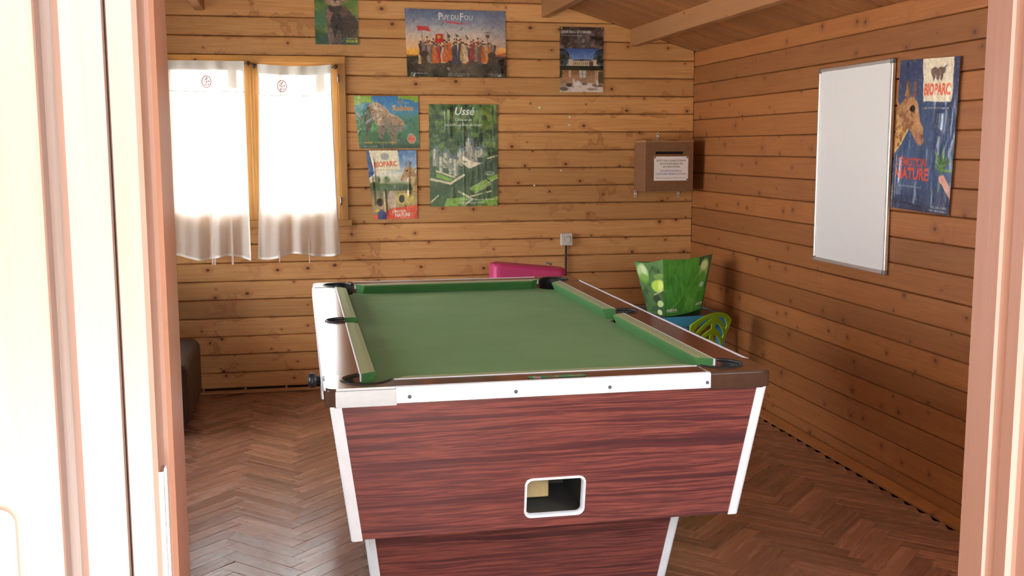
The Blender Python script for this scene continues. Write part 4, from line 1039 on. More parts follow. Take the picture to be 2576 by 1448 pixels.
for u, v, a, b_ in ((.14, .42, .09, .05), (.36, .42, .07, .045), (.1, .52, .16, .06), (.3, .53, .16, .05)): c.put(c.ell(u, v, a, b_, 0, .5)*np.clip(c.nz(14)*1.6-.2, 0, 1), (66, 84, 40))
c.put(c.rect(0, .58, .45, .95), (150, 128, 90), .6); c.put(c.rect(.5, .58, .98, .8), (186, 160, 96), .8); c.put(c.ell(.72, .7, .2, .08), (214, 186, 110)); c.put(c.ell(.66, .7, .06, .06), (70, 62, 54)); c.put(c.ell(.45, .72, .1, .14), (206, 176, 160), .8)
hd = giraffe(c, .8, .3, .32, -1, False); c.put(c.poly([(.84, .42), (1, .3), (1, .66), (.92, .6)]), (196, 160, 104)); c.spots(c.rect(.84, .3, 1, .62), 14, .02, .035, (140, 92, 58), 4, .8, (.85, .3, 1, .62))
c.put(c.poly([(.0, .0), (.06, 0), (.12, .33), (.0, .4)]), (50, 78, 140)); c.put(c.poly([(.06, 0), (.62, 0), (.66, .28), (.12, .34)]), (236, 220, 190)); c.put(c.ell(.36, .09, .09, .05, 0, .3), (150, 140, 135), .8)
c.warp(.007)
c.text('BIOPARC', .14, .245, .07, (222, 78, 40), width=.46, bold=.03, rot=-.06); c.small(.16, .29, .6, .012, (160, 130, 110))
c.put(c.ell(.2, .78, .07, .07), (198, 150, 128)); c.put(c.ell(.18, .75, .07, .06), (58, 40, 34)); c.put(c.poly([(.1, 1), (.12, .9), (.2, .85), (.3, .9), (.32, 1)]), (58, 62, 120)); c.put(c.ell(.1, .87, .05, .02, -.4), (230, 180, 60))
c.put(c.poly([(.3, .88), (.45, .84), (1, .79), (1, 1), (.3, 1)]), (226, 84, 58)); c.put(c.rect(0, .93, .1, 1), (226, 84, 58)); c.text('L’ÉMOTION', .44, .905, .035, (244, 230, 220), width=.3, bold=.02, rot=-.04); c.text('NATURE !', .5, .965, .05, (248, 240, 235), width=.38, bold=.02, rot=-.04); c.small(.6, .985, .9, .01, (240, 210, 200))
o = sheet('giraffe_poster', c, back_sheet(-2.101, 1.463, -1.795, 1.042, skew=(0, 0, .038, .002), gap=.004), M['print_gloss'], relief=crinkle(c, .004, 61, ((.3, .55, .95, .03, .005), (.82, .35, .7, .03, .005), (.12, .1, .5, .02, .004), (.06, .3, .8, .03, .004))))
tag(o, 'small creased portrait poster with a giraffe over a red bottom band', 'poster')

# --- large dark blue giraffe poster on the right wall
c = Canvas(132, 196)
c.grad([(0, (44, 62, 98)), (.5, (52, 76, 118)), (.8, (48, 74, 116)), (1, (36, 54, 88))])
c.put(np.clip((c.nz(3)-.5)*3, 0, 1), (70, 94, 134), .5)
nk = c.poly([(-.02, .33), (.12, .26), (.2, .46), (.12, .56), (-.02, .63)]); c.put(nk, (206, 160, 96)); c.put(c.line([(.22, .45), (.1, .56), (-.02, .63)], .02), (236, 200, 130))
hd = giraffe(c, .27, .335, .50, 1, False); c.put(c.poly([(.12, .24), (.16, .16), (.2, .25)]), (170, 120, 84))
c.spots(np.clip(nk+hd, 0, 1), 60, .012, .03, (120, 66, 42), 6, .75, (-.02, .24, .3, .62))
c.put(c.ell(.275, .325, .045, .022), (24, 18, 16)); c.put(c.ell(.42, .52, .08, .04, .5), (160, 100, 80), .6)
c.put(c.poly([(.4, 0), (.9, -.01), (.905, .26), (.89, .28), (.45, .275)]), (226, 212, 186))
for u, v, a, b_ in ((.6, .085, .06, .03), (.7, .085, .07, .03), (.66, .115, .03, .03), (.72, .12, .02, .03), (.6, .12, .02, .025)): c.put(c.ell(u, v, a, b_), (110, 84, 78))
c.put(c.line([(.72, .075), (.78, .06)], .02), (110, 84, 78)); c.small(.47, .325, .88, .013, (225, 225, 225))
c.warp()
c.text('BIOPARC', .455, .235, .07, (222, 84, 52), width=.415, bold=.03); c.text('L’ÉMOTION', .07, .705, .055, (196, 62, 48), width=.5, bold=.02); c.text('NATURE', .06, .79, .075, (214, 70, 48), width=.56, bold=.03); c.small(.14, .845, .5, .012, (220, 220, 220))
for i in range(20):
    a = -2.7+i*.145; l_ = .1+.08*((i*7) % 5)/5; b0 = (.82+.03*math.sin(i), .72-.008*(i % 6)); c.put(c.line([b0, (b0[0]+l_*math.cos(a), b0[1]+l_*math.sin(a)/c.asp)], .022), ((66, 112, 52), (96, 146, 62), (44, 84, 46))[i % 3])
c.put(c.line([(.82, .56), (.83, .75), (.8, .85)], .016), (80, 120, 50)); c.put(c.poly([(.8, .77), (.86, .74), (.98, .82), (1, .9), (.9, .84)]), (214, 158, 140)); c.put(c.ell(.84, .775, .05, .025, .5), (214, 150, 132))
c.text('VAL DE LOIRE', .7, .965, .016, (225, 225, 225), width=.25); c.small(.68, .985, .95, .012, (225, 225, 225)); c.put(c.line([(.02, .955), (.25, .95), (.55, .97)], .008), (20, 30, 50))
def PR_(u, v, h):
    y = -2.440-.424*u+.030*v-.012*u*v*0; zt, zb = 1.835-.016*u, 1.218-.012*u
    return (-.006-h, y+.0, zt+(zb-zt)*v)
o = sheet('giraffe_park_poster', c, PR_, M['print_gloss'], relief=crinkle(c, .004, 71, ((.75, .3, .5, .05, .006), (.1, .6, .95, .04, .006), (.5, .9, 1., .2, .003))))
tag(o, 'dark blue giraffe poster with cream tag hanging right of the whiteboard', 'poster')

# --- note text, bag faces and table sticker reuse the canvas further down

# ---------------------------------------------------------------- sticker on the near rail of the pool table
c = Canvas(120, 24, (70, 150, 105))
c.put(c.rect(.1, .3, .22, .9), (225, 205, 200)); c.put(c.line([(.1, .7), (.22, .35)], .03), (210, 70, 60)); c.put(c.ell(.44, .5, .13, .38, 0, .15), (190, 90, 60)); c.put(c.ell(.44, .5, .115, .32, 0, .15), (105, 130, 85)); c.put(c.line([(.36, .4), (.42, .35)], .02), (225, 110, 60)); c.put(c.line([(.42, .65), (.5, .35)], .02), (225, 110, 60)); c.put(c.ell(.5, .45, .03, .12), (225, 220, 205))
c.put(c.poly([(.7, .3), (.78, .55), (.9, .8), (.74, .6)]), (225, 205, 205)); c.put(c.line([(.8, .55), (.92, .25)], .035), (225, 110, 60))
def PS(u, v, h):
    e = math.sqrt(max(0., 1-((abs(u-.5)-.42)/.08)**2)) if abs(u-.5) > .42 else 1.
    return (-1.915+.163*u, TY0+.092-.048-(v-.5)*.034*e-.004, TZ+.0006)
sheet('sticker', c, PS, M['print_matt'], table)

# ---------------------------------------------------------------- whiteboard
def sheen_white():
    t = NT('whiteboard_enamel'); X = t.coords(); n_ = t.noise(t.comb(X[0], X[1], X[2]), 4., 4)
    t.set(Base_Color=t.mix(t.maprange(n_, .5, .75, 0, .5), (.72, .70, .70, 1), (.70, .62, .64, 1)), Roughness=.28, Specular_IOR_Level=.4); return t.m
wbd = tag(empty('whiteboard', (-.012, -2.067, .93)), 'blank whiteboard with thin aluminium frame on the right wall', 'whiteboard')
WY0, WY1, WZ0, WZ1 = -2.398, -1.735, .922, 1.848
q = MB(); q.box((-.014, WY0+.004, WZ0+.004), (-.004, WY1-.004, WZ1-.004)); q.build('writing_surface', sheen_white(), wbd)
for nm, lo, hi in (('frame_top', (-.02, WY0, WZ1-.016), (-.003, WY1, WZ1)), ('frame_bottom', (-.02, WY0, WZ0), (-.003, WY1, WZ0+.018)), ('frame_side', (-.02, WY0, WZ0), (-.003, WY0+.016, WZ1)), ('frame_side', (-.02, WY1-.012, WZ0), (-.003, WY1, WZ1))):
    q = MB(); q.box(lo, hi, .003, 2); q.build(nm, M['alu'], wbd)
gp = plain('grey_corner_plastic', (.16, .16, .17, 1), .5)
for yy in (WY0-.001, WY1-.021):
    for zz in (WZ0-.001, WZ1-.021):
        q = MB(); q.box((-.022, yy, zz), (-.003, yy+.022, zz+.022), .004, 2); q.build('frame_corner', gp, wbd)

# ---------------------------------------------------------------- suggestion box
bxm = laminate('box_chipboard', [(.3, (.19, .085, .04, 1)), (.7, (.25, .115, .055, 1))], sx=30, sz=30, rough=.5)
BX0, BX1, BY, BZ0, BZ1 = -.394, -.083, -.231, 1.203, 1.517
sbox = tag(empty('suggestion_box', ((BX0+BX1)/2, BY/2, BZ0)), 'brown wooden suggestion box with a slot and paper notice by the corner', 'suggestion box')
SX0, SX1, SZ0, SZ1 = -.330, -.147, 1.434, 1.450
q = MB()
for lo, hi in (((BX0, BY, BZ0), (BX1, BY+.012, SZ0)), ((BX0, BY, SZ1), (BX1, BY+.012, BZ1-.008)), ((BX0, BY, SZ0), (SX0, BY+.012, SZ1)), ((SX1, BY, SZ0), (BX1, BY+.012, SZ1))): q.box(lo, hi)
q.build('front_panel', bxm, sbox)
for x in (BX0, BX1-.012):
    q = MB(); q.box((x, BY+.012, BZ0), (x+.012, -.004, BZ1-.008)); q.build('side_panel', bxm, sbox)
q = MB(); q.box((BX0+.012, BY+.012, BZ0), (BX1-.012, -.004, BZ0+.012)); q.build('bottom_panel', bxm, sbox)
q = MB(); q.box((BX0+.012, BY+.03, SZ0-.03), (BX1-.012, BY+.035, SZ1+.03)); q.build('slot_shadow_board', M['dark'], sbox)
q = MB(); q.box((BX0-.002, BY-.004, BZ1-.008), (BX1+.003, -.004, BZ1+.002), .002); q.build('lid', M['pine_sill'], sbox)
for x in (-.335, -.17):
    q = MB(); q.box((x, -.05, BZ1+.002), (x+.04, -.006, BZ1+.006)); q.build('lid_hinge', M['dark'], sbox)
for x, z in ((-.24, 1.548), (-.385, 1.181), (-.094, 1.181)):
    q = MB(); q.prism([(x+p[0], z+p[1]) for p in rrect(-.008, -.022, .008, .022, .0075)], 1, -.005, -.0024); br = q.build('hanging_bracket', M['white'], sbox)
    for dz in (-.012, .012):
        q = MB(); q.lathe([(.0045, -.0052), (.003, -.0068)], (x, 0, z+dz), 10, 1); q.build('screw', M['dark'], br)
c = Canvas(126, 90, (246, 241, 243), ss=3)
ink, blu = (72, 66, 66), (92, 92, 150)
for i, (tx, w_) in enumerate((('BOÎTE DE SUGGESTIONS &', .84), ('QUESTIONNAIRES DE', .66), ('SATISFACTION', .48))): c.text(tx, .5, .21+i*.125, .07, ink, width=w_, align='C')
for i, (tx, w_) in enumerate((('SUGGESTION BOX &', .62), ('CUSTOMER FEEDBACK FORMS', .88))): c.text(tx, .5, .63+i*.125, .07, blu, width=w_, align='C')
c.text('Merci de ne pas jeter', .06, .9, .04, ink, width=.46); c.text('Thank you very much', .55, .9, .04, blu, width=.4)
note = sheet('paper_notice', c, lambda u, v, h: (-.340+.224*u, BY-.0015, 1.420-.150*v), M['print_matt'], None)
tag(note, 'white paper notice with typed lines pinned to the brown wooden box', 'notice')
for px_, pz_ in ((-.334, 1.414), (-.123, 1.414), (-.122, 1.276)):
    q = MB(); q.lathe([(.0045, BY-.0017), (.005, BY-.003), (.0025, BY-.006)], (px_, 0, pz_), 10, 1); q.build('drawing_pin', M['dark'], note)

# ---------------------------------------------------------------- torn scraps of old notices
for i, (x, z) in enumerate(((-.823, 1.668), (-.826, 1.617), (-.878, 1.332), (-1.02, 1.725), (-1.05, 1.24))):
    r_ = random.Random(i); q = MB(); n_ = 7
    q.prism([(x+(.006+.006*r_.random())*math.cos(6.283*k_/n_)*(1.3 if i % 2 else .8), z+(.004+.005*r_.random())*math.sin(6.283*k_/n_)) for k_ in range(n_)], 1, -.0042, -.003)
    tag(q.build('paper_scrap', M['white']), ('upper of two tiny paper scraps one above the other left of the wooden box', 'lower of two tiny paper scraps one above the other left of the wooden box', 'tiny paper scrap level with the notice on the wooden box', 'topmost of the tiny paper scraps, under the pageant poster', 'lowest of the tiny paper scraps, right of the castle poster foot')[i], 'paper scrap', 'torn paper scraps on the back wall')

# ---------------------------------------------------------------- wall socket and cable
sk = tag(empty('wall_socket', (-.844, 0, .858)), 'white square power socket with a dark cable running down the back wall', 'socket')
ivory = plain('ivory_plastic', (.66, .62, .57, 1), .35)
q = MB(); q.box((-.883, -.030, .858), (-.806, -.003, .936), .005, 2); q.build('socket_plate', ivory, sk)
q = MB()
ring = [(.024, -.0305), (.024, -.033), (.021, -.033), (.0205, -.024), (.002, -.0235)]
q.lathe(ring, (-.8445, 0, .898), 24, 1); q.build('socket_well', ivory, sk)
for dx, dz in ((-.0095, 0), (.0095, 0), (0, .011)):
    q = MB(); q.lathe([(.0028, -.0236), (.0028, -.0245 if dz == 0 else -.034), (.001, -.025 if dz == 0 else -.035)], (-.8445+dx, 0, .898+dz), 10, 1); q.build('pin_hole' if dz == 0 else 'earth_pin', M['dark'] if dz == 0 else M['steel'], sk)
q = MB(); q.box((-.8525, -.016, .32), (-.8405, -.003, .859), .003); q.build('cable_cover', plain('dark_cable', (.03, .026, .02, 1), .6), sk)

# ---------------------------------------------------------------- curtains on thin rods in front of the window
def cloth_mat(name, tl, df, tp, tint=(.93, .90, .85, 1)):
    t = NT(name); X = t.coords(); w = t.noise(t.comb(t.math('MULTIPLY', X[0], 300.), X[1], t.math('MULTIPLY', X[2], 300.)), 1., 2)
    tr_ = t.n('ShaderNodeBsdfTranslucent'); di = t.n('ShaderNodeBsdfDiffuse'); ts = t.n('ShaderNodeBsdfTransparent')
    cc = t.mix(t.maprange(w, .3, .7, 0, .25), tint, (.8, .76, .70, 1)); t.l(cc, tr_.inputs[0]); t.l(cc, di.inputs[0])
    m1 = t.n('ShaderNodeMixShader'); m1.inputs[0].default_value = tl/(tl+df); t.l(di.outputs[0], m1.inputs[1]); t.l(tr_.outputs[0], m1.inputs[2])
    m2 = t.n('ShaderNodeMixShader'); m2.inputs[0].default_value = tp; t.l(m1.outputs[0], m2.inputs[1]); t.l(ts.outputs[0], m2.inputs[2])
    t.l(m2.outputs[0], t.out.inputs[0]); return t.m
M['voile'] = cloth_mat('voile', .5, .5, .25); M['voile_thick'] = cloth_mat('voile_doubled', .10, .9, .0, (.82, .79, .75, 1))
M['voile_band'] = cloth_mat('voile_band', .3, .7, .02, (.90, .86, .80, 1))
M['ribbon'] = cloth_mat('ribbon', .4, .6, .0, (.85, .72, .64, 1))
M['thread'] = plain('brown_red_thread', (.34, .09, .05, 1), .8)
def curtain(x0t, x1t, x0b, x1b, zt, zb, seed, sag, motif_x, ribs, label, tilt):
    root = tag(empty('curtain', ((x0t+x1t)/2, -.045, zb)), label, 'curtain', 'short white curtains hung on the window sashes')
    r_ = random.Random(seed); ph = [r_.uniform(0, 6) for _ in range(6)]
    def S(u, v, dy=0.):
        # u across, v from top (0) to bottom (1)
        e = max(v, 0.)**1.6
        x = (x0t+(x1t-x0t)*u)*(1-e)+(x0b+(x1b-x0b)*u)*e
        z = zt+(zb-zt)*v - sag*4*u*(1-u)*(1-v) + .014*v*math.sin(u*9+ph[0])*1. + tilt*(u-.5)*v
        amp = .006+.016*v
        y = -.058-amp*(math.sin(u*17+ph[1])+.6*math.sin(u*29+ph[2]+v*1.5)+.4*math.sin(u*7+ph[3]))-.02*v+dy
        return (x, min(y, -.048+dy), z)
    H_ = .052/(zt-zb); B0 = .175/(zt-zb)
    q = MB(); q.surf(lambda u, v: S(u, B0+(1-B0)*v), 70, 60); q.build('voile_panel', M['voile'], root)
    q = MB(); q.surf(lambda u, v: S(u, H_+(B0-H_)*v), 70, 8); q.build('header_band', M['voile_band'], root)
    q = MB(); q.surf(lambda u, v: S(u, -.002+(H_+.002)*v, -.004), 70, 4); q.surf(lambda u, v: S(u, -.002+(H_+.002)*v, .012), 70, 4); q.build('rod_pocket', M['voile_thick'], root)
    q = MB(); q.tube([S(i/50, B0, -.002) for i in range(51)], .0022, 6); q.build('band_seam', M['voile_thick'], root)
    q = MB(); q.surf(lambda u, v: S(u, 1-.012*(1-v), -.002), 70, 2); q.build('hem', M['voile_thick'], root)
    for s in (0, 1):
        q = MB(); q.surf(lambda u, v: S(abs(s-.018*u), H_+(1-H_)*v, -.002), 2, 60); q.build('side_hem', M['voile_thick'], root)
    for (u_, v0, v1, w_) in ribs:
        q = MB(); q.surf(lambda a, v: (S(u_, v0+(min(v1, 1)-v0)*v)[0]+(a-.5)*w_, S(u_, v0+(min(v1, 1)-v0)*v, -.004)[1], zt+(zb-zt)*(v0+(v1-v0)*v)), 2, 40); q.build('ribbon_tie', M['ribbon'], root)
    # wide tabs behind the header band
    for u_ in (.78,):
        q = MB(); q.surf(lambda a, v: S(u_+.12*a, H_+(B0-H_)*.85*v, .006), 6, 6); q.build('header_tab', M['voile_thick'], root)
    # embroidered ring with a sprig
    mc = (motif_x-x0t)/(x1t-x0t); vz = .118/(zt-zb)
    def onS(dx, dz): return S(mc+dx/(x1t-x0t), vz-dz/(zt-zb), -.004)
    q = MB(); q.tube([onS(.026*math.cos(a*.314), .033*math.sin(a*.314)) for a in range(20)], .0024, 6, closed=True)
    q.tube([onS(.0, -.028+.005*i) for i in range(12)], .0018, 6); q.tube([onS(-.018+.003*i, .004*math.sin(i*.9)) for i in range(13)], .0018, 6)
    for dx, dz in ((.004, .02), (-.004, .012), (.01, -.018), (-.008, -.02), (.014, .002)):
        p = onS(dx, dz); q.tube([(p[0]-.004, p[1], p[2]), (p[0], p[1]-.001, p[2]+.002), (p[0]+.004, p[1], p[2])], [.001, .005, .001], 6)
    q.build('embroidered_motif', M['thread'], root)
    x0, x1, z = x0t-.018 if x0t > -3 else x0t-.03, x1t+.025, zt+.001
    q = MB(); q.tube([(x0, -.041, z-.016), (x1, -.041, z-.016)], .003, 8); q.build('curtain_rod', M['steel'], root)
    for x in (x0, x1):
        q = MB(); q.lathe([(.012, -.0125), (.012, -.018), (.0055, -.020), (.0055, -.048), (.0105, -.050), (.0105, -.056), (.004, -.060)], (x, 0, z-.010), 14, 1); q.build('rod_holder', M['bronze'], root)
    return S
M['bronze'] = plain('dark_bronze', (.10, .075, .055, 1), .4, .6)
curtain(-3.24, -2.805, -3.25, -2.80, 1.982, .832, 3, .0, -3.02, ((.50, .62, 1.035, .010), (.535, .9, 1.035, .010), (.76, .6, 1.035, .012)), 'white curtain on the left sash, partly hidden by the door leaf', -.01)
curtain(-2.728, -2.300, -2.762, -2.272, 1.968, .835, 5, .012, -2.590, ((.62, .9, 1.04, .006), (.30, .02, .2, .010), (.26, .97, 1.03, .006)), 'white curtain with a sagging top hem on the sash beside the posters', .012)
# ---------------------------------------------------------------- dark leather armchair at the left
leather = plain('dark_leather', (.045, .030, .024, 1), .45, var=.15, vscale=14, bump=.2)
ac = tag(empty('armchair', (-3.55, -.62, 0)), 'low dark brown leather armchair half hidden behind the door leaf', 'armchair')
q = MB(); q.box((-3.24, -1.02, .03), (-3.10, -.20, .385), .055, 4); q.build('armrest', leather, ac)
q = MB(); q.box((-4.00, -1.02, .03), (-3.86, -.20, .385), .055, 4); q.build('armrest', leather, ac)
q = MB(); q.box((-3.87, -.96, .03), (-3.23, -.28, .18), .02, 2); q.build('seat_base', leather, ac)
q = MB(); q.box((-3.86, -1.00, .18), (-3.24, -.38, .30), .045, 4); q.build('seat_cushion', leather, ac)
q = MB(); q.box((-3.87, -.36, .10), (-3.23, -.14, .72), .06, 4); q.build('backrest', leather, ac)
for x in (-3.96, -3.15):
    for y in (-.98, -.26):
        q = MB(); q.lathe([(.014, 0), (.02, .032)], (x, y, 0), 12); q.build('foot', M['black_plastic'], ac)

# ---------------------------------------------------------------- pink toy box behind the pool table
pinkm = plain('pink_plastic', (.56, .035, .16, 1), .45, var=.05, vscale=6)
pk = tag(empty('toy_box', (-1.178, -.38, 0), -.02), 'pink plastic toy chest peeking out behind the far end of the pool table', 'toy box')
def rbox(q, hx, hy, z0, z1, r, taper, n=6, mi=0):
    rings = []
    for z, k_ in ((z0, 1-taper), (z0+(z1-z0)*.5, 1-taper*.5), (z1-.01, 1.), (z1, .985)):
        rings.append([(p[0]*k_, p[1]*k_, z) for p in rrect(-hx, -hy, hx, hy, r, n)])
    n_ = len(rings[0]); vs = [v for rg in rings for v in rg]
    q.raw(vs, [list(range(n_))[::-1], list(range(3*n_, 4*n_))]+[[j*n_+i, j*n_+(i+1) % n_, (j+1)*n_+(i+1) % n_, (j+1)*n_+i] for j in range(3) for i in range(n_)])
q = MB(); rbox(q, .218, .085, .0, .66, .05, .12); q.build('body', pinkm, pk, True)
q = MB(); ln = 24
def lidz(x): return .786+.012*math.exp(-((x+.17)/.06)**2)-.030*max(0, (x+.20)/.44)**1.1
lid = rrect(-.224, -.09, .224, .09, .045, 6)
vs = [(p[0], p[1], .655) for p in lid]+[(p[0], p[1], lidz(p[0])-.014) for p in lid]+[(p[0]*.985, p[1]*.9, lidz(p[0])) for p in lid]
n_ = len(lid)
q.raw(vs, [list(range(n_))[::-1], list(range(2*n_, 3*n_))]+[[j*n_+i, j*n_+(i+1) % n_, (j+1)*n_+(i+1) % n_, (j+1)*n_+i] for j in range(2) for i in range(n_)], smooth=False)
q.build('lid', pinkm, pk, True)
q = MB()
q.surf(lambda u, v: (-1.06+.035*u+.004*math.sin(v*9), -.36-.03*v, .7685+.020*abs(math.sin(3.1*u+2*v))+.006*v), 8, 6)
wr = solidify(q.build('sweet_wrapper', plain('pale_blue_foil', (.42, .55, .55, 1), .25, .3)), .001)
tag(wr, 'tiny crumpled pale wrapper lying on top of the pink chest', 'wrapper')

# ---------------------------------------------------------------- small blue play table
bluem = plain('sky_blue_plastic', (.055, .33, .68, 1), .4, var=.04, vscale=5)
greym = plain('dark_grey_top', (.075, .075, .085, 1), .35, var=.05)
TBZ = .508
pt = tag(empty('play_table', (-.385, -.62, 0), math.radians(6)), 'small sky-blue play table with a dark top in the corner', 'play table')
hx, hy = .285, .235
q = MB(); q.box((-hx+.012, -hy+.012, TBZ-.012), (hx-.012, hy-.012, TBZ), .003); q.build('tabletop', greym, pt, True)
for nm, lo, hi in (('apron', (-hx, -hy, TBZ-.058), (hx, -hy+.012, TBZ+.002)), ('apron', (-hx, hy-.012, TBZ-.058), (hx, hy, TBZ+.002)), ('apron', (-hx, -hy+.012, TBZ-.058), (-hx+.012, hy-.012, TBZ+.002)), ('apron', (hx-.012, -hy+.012, TBZ-.058), (hx, hy-.012, TBZ+.002))):
    q = MB(); q.box(lo, hi, .003, 2); q.build(nm, bluem, pt, True)
for sx_ in (-1, 1):
    for sy_ in (-1, 1):
        q = MB(); a, b_ = sx_*(hx-.032), sy_*(hy-.032); q.raw([(a+i*.02, b_+j*.02, TBZ-.013) for i, j in ((-1, -1), (1, -1), (1, 1), (-1, 1))]+[(a+sx_*.006+i*.016, b_+sy_*.006+j*.016, 0) for i, j in ((-1, -1), (1, -1), (1, 1), (-1, 1))], [[0, 1, 2, 3], [7, 6, 5, 4]]+[[i, (i+1) % 4, 4+(i+1) % 4, 4+i] for i in range(4)])
        q.build('leg', bluem, pt, True)

# ---------------------------------------------------------------- green shopping bag on the play table
bag = tag(empty('shopping_bag', (-.36, -.70, TBZ+.003)), 'green leaf-printed reusable shopping bag standing on the blue play table', 'bag')
c = Canvas(150, 170)                    # broad face
c.grad([(0, (72, 140, 52)), (.5, (58, 132, 44)), (1, (52, 120, 50))])
c.put(np.clip((c.nz(7, 5)-.5)*4, 0, 1), (96, 160, 70), .6); c.put(np.clip((c.nz(12, 3, .4)-.55)*5, 0, 1), (40, 100, 34), .5); c.put(c.line([(.15, .9), (.5, .6), (.75, .3)], .05), (98, 160, 84), .4)
c.put(c.rect(.73, 0, 1, .15), (48, 62, 44), .8); c.put(c.ell(.86, .24, .10, .19, 0, .3), (126, 170, 96)); c.put(c.ell(.85, .16, .07, .08, 0, .6), (196, 205, 170), .9); c.put(c.ell(.85, .35, .07, .08, 0, .7), (62, 120, 44), .8); c.put(c.rect(.95, 0, 1, .6), (58, 70, 52), .7); c.put(c.ell(.86, .5, .05, .05), (170, 190, 200), .8)
c.text('ASDA', .05, .915, .042, (236, 240, 232), width=.27, bold=.03); c.text('ASDA', .80, .885, .042, (236, 240, 232), width=.2, bold=.03); c.put(c.rect(.05, .928, .34, .936), (225, 235, 220), .6)
c2 = Canvas(90, 170)                    # gusset
c2.grad([(0, (70, 110, 56)), (.5, (66, 96, 50)), (1, (60, 90, 48))])
c2.put(np.clip((c2.nz(5, 4)-.48)*6, 0, 1), (40, 66, 36), .8); c2.put(c2.ell(.22, .2, .2, .16, 0, .4), (152, 176, 120)); c2.put(c2.ell(.22, .32, .17, .1, 0, .6), (96, 140, 52), .8); c2.put(c2.ell(.28, .13, .08, .1, 0, .8), (190, 196, 160), .7)
c2.put(c2.ell(.72, .46, .26, .12, 0, .3), (150, 180, 66)); c2.put(c2.ell(.85, .45, .14, .1, 0, .7), (196, 206, 110), .8); c2.put(c2.line([(.5, .62), (.99, .53)], .03), (176, 160, 130)); c2.put(c2.ell(.62, .7, .2, .07), (34, 56, 32)); c2.put(c2.ell(.8, .78, .15, .06), (150, 172, 110)); c2.put(c2.ell(.75, .94, .12, .05), (176, 186, 130)); c2.put(c2.ell(.8, .28, .2, .05), (100, 130, 60))
# outline points (plan) bottom and top, near corner first then anticlockwise
zB, zT = TBZ+.003, None
bot = [(-.465, -.83), (-.228, -.775), (-.245, -.60), (-.505, -.64)]
topc = [(-.487, -.84, .842), (-.160, -.775, .862), (-.200, -.60, .822), (-.585, -.62, .812)]
for cv_ in (c, c2): cv_.a = np.clip(cv_.a*1.22+.02, 0, 1)
def face(i, j, bulge, cut=0.):
    def P(u, v, h):
        a = Vector((bot[i][0], bot[i][1], zB)).lerp(Vector((bot[j][0], bot[j][1], zB)), u); b_ = Vector(topc[i]).lerp(Vector(topc[j]), u)
        p = b_.lerp(a, v); n_ = Vector((topc[j][1]-topc[i][1], -(topc[j][0]-topc[i][0]), 0)).normalized()
        p += n_*(bulge*math.sin(math.pi*u)*math.sin(math.pi*min(1, v*1.05)) + .006*math.sin(u*11+v*7)*v*(1-v)*3*math.sin(math.pi*u)+h*math.sin(math.pi*u))
        p.z += -.012*math.sin(math.pi*u)*(1-v)+cut*u*u*v*v
        return p
    return P
sheet('front_face', c, face(0, 1, .012, .03), M['print_matt'], bag, crinkle(c, .006, 81))
sheet('gusset_face', c2, face(3, 0, -.012), M['print_matt'], bag, crinkle(c2, .005, 82))
sheet('gusset_face', c2, face(1, 2, -.01), M['print_matt'], bag)
sheet('back_face', c, face(2, 3, .012), M['print_matt'], bag)
q = MB(); q.raw([(p[0], p[1], zB+.001) for p in bot], [[0, 1, 2, 3]]); q.build('base', plain('bag_green', (.06, .2, .04, 1), .6), bag)
for (i, j) in ((0, 1), (2, 3)):
    A, B_ = Vector(topc[i]), Vector(topc[j]); q = MB(); cc = (A+B_)/2; d = (B_-A)
    pts = [cc+d*(.22*math.cos(a))+Vector((0, (.02 if i == 0 else -.02), -.012-.05*math.sin(a))) for a in [math.pi*k_/12 for k_ in range(13)]]
    q.tube(pts, .006, 6); q.build('handle', bpy.data.materials['bag_green'], bag)

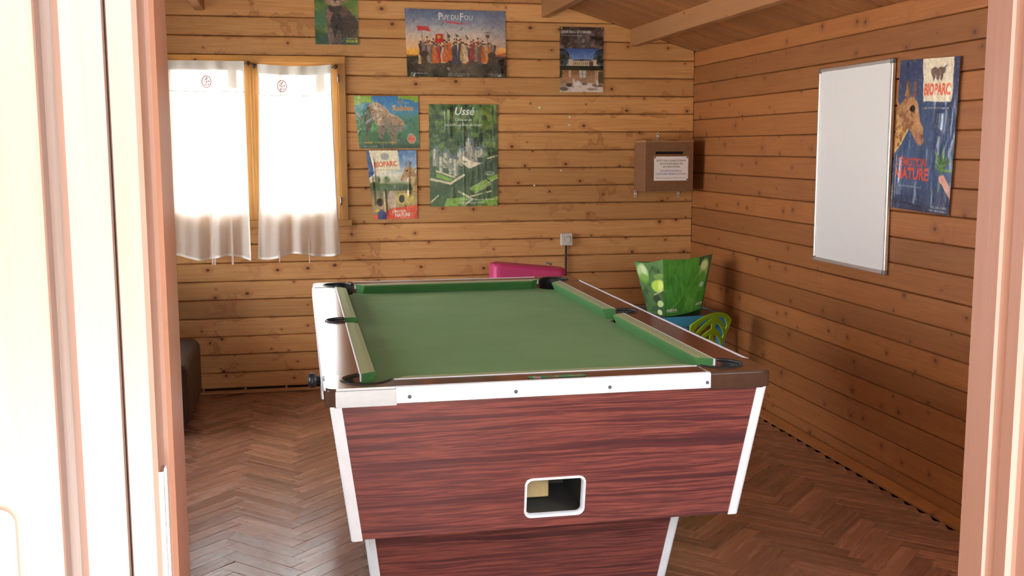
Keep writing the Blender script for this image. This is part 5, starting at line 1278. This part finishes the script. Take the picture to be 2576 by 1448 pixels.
# ---------------------------------------------------------------- lime green children's chair with slotted back
lime = plain('lime_plastic', (.23, .44, .012, 1), .32, var=.04, vscale=5)
ch = tag(empty('childrens_chair', (-.352, -.955, 0), math.radians(28)), 'lime green plastic children chair with curved slots in its back', 'chair')
# local: back at -y side (towards the camera), seat towards +y
SW, SH = .145, .275
q = MB(); q.box((-SW, -.12, SH-.014), (SW, .15, SH), .02, 3); q.build('seat', lime, ch, True)
for sx_ in (-1, 1):
    for y0, y1 in ((-.095, -.13), (.12, .15)):
        q = MB(); a, a2 = sx_*(SW-.025), sx_*(SW-.005); q.raw([(a+i*.018, y0+j*.018, SH-.006) for i, j in ((-1, -1), (1, -1), (1, 1), (-1, 1))]+[(a2+i*.014, y1+j*.014, 0) for i, j in ((-1, -1), (1, -1), (1, 1), (-1, 1))], [[0, 1, 2, 3], [7, 6, 5, 4]]+[[i, (i+1) % 4, 4+(i+1) % 4, 4+i] for i in range(4)])
        q.build('leg', lime, ch, True)
def BK(u, v):
    """u -1..1 across, v 0..1 up; fan-shaped, curved and leaning back"""
    w = .11+.06*v
    top = .285+.03*0
    zz = SH-.005+v*(.295-.055*u*u)
    x = u*w; y = -.115-.06*v+.03*u*u
    return (x, y, zz)
NU, NV = 130, 100
keep = set()
for i in range(NU):
    for j in range(NV):
        u = -1+2*(i+.5)/NU; v = (j+.5)/NV
        hole = False
        if .09 < abs(u) < .86 and .10 < v < .93:
            t_ = (v+.26*abs(u)**1.5)*4.6; fr_ = t_-math.floor(t_)
            hole = .28 < fr_ < .80 and v+.26*abs(u)**1.5 < 1.08
        if not hole: keep.add((i, j))
q = MB(); vid = {}
def gv(i, j):
    if (i, j) not in vid: vid[(i, j)] = q.bm.verts.new(BK(-1+2*i/NU, j/NV))
    return vid[(i, j)]
for i, j in keep:
    f = q.bm.faces.new([gv(i, j), gv(i+1, j), gv(i+1, j+1), gv(i, j+1)]); f.smooth = True
bko = solidify(q.build('backrest', lime, ch, True), .008)
q = MB(); q.tube([BK(-1, k_/10) for k_ in range(11)]+[BK(-1+k_/10, 1) for k_ in range(1, 20)]+[BK(1, 1-k_/10) for k_ in range(11)], .0065, 8); q.build('back_rim', lime, ch, True)
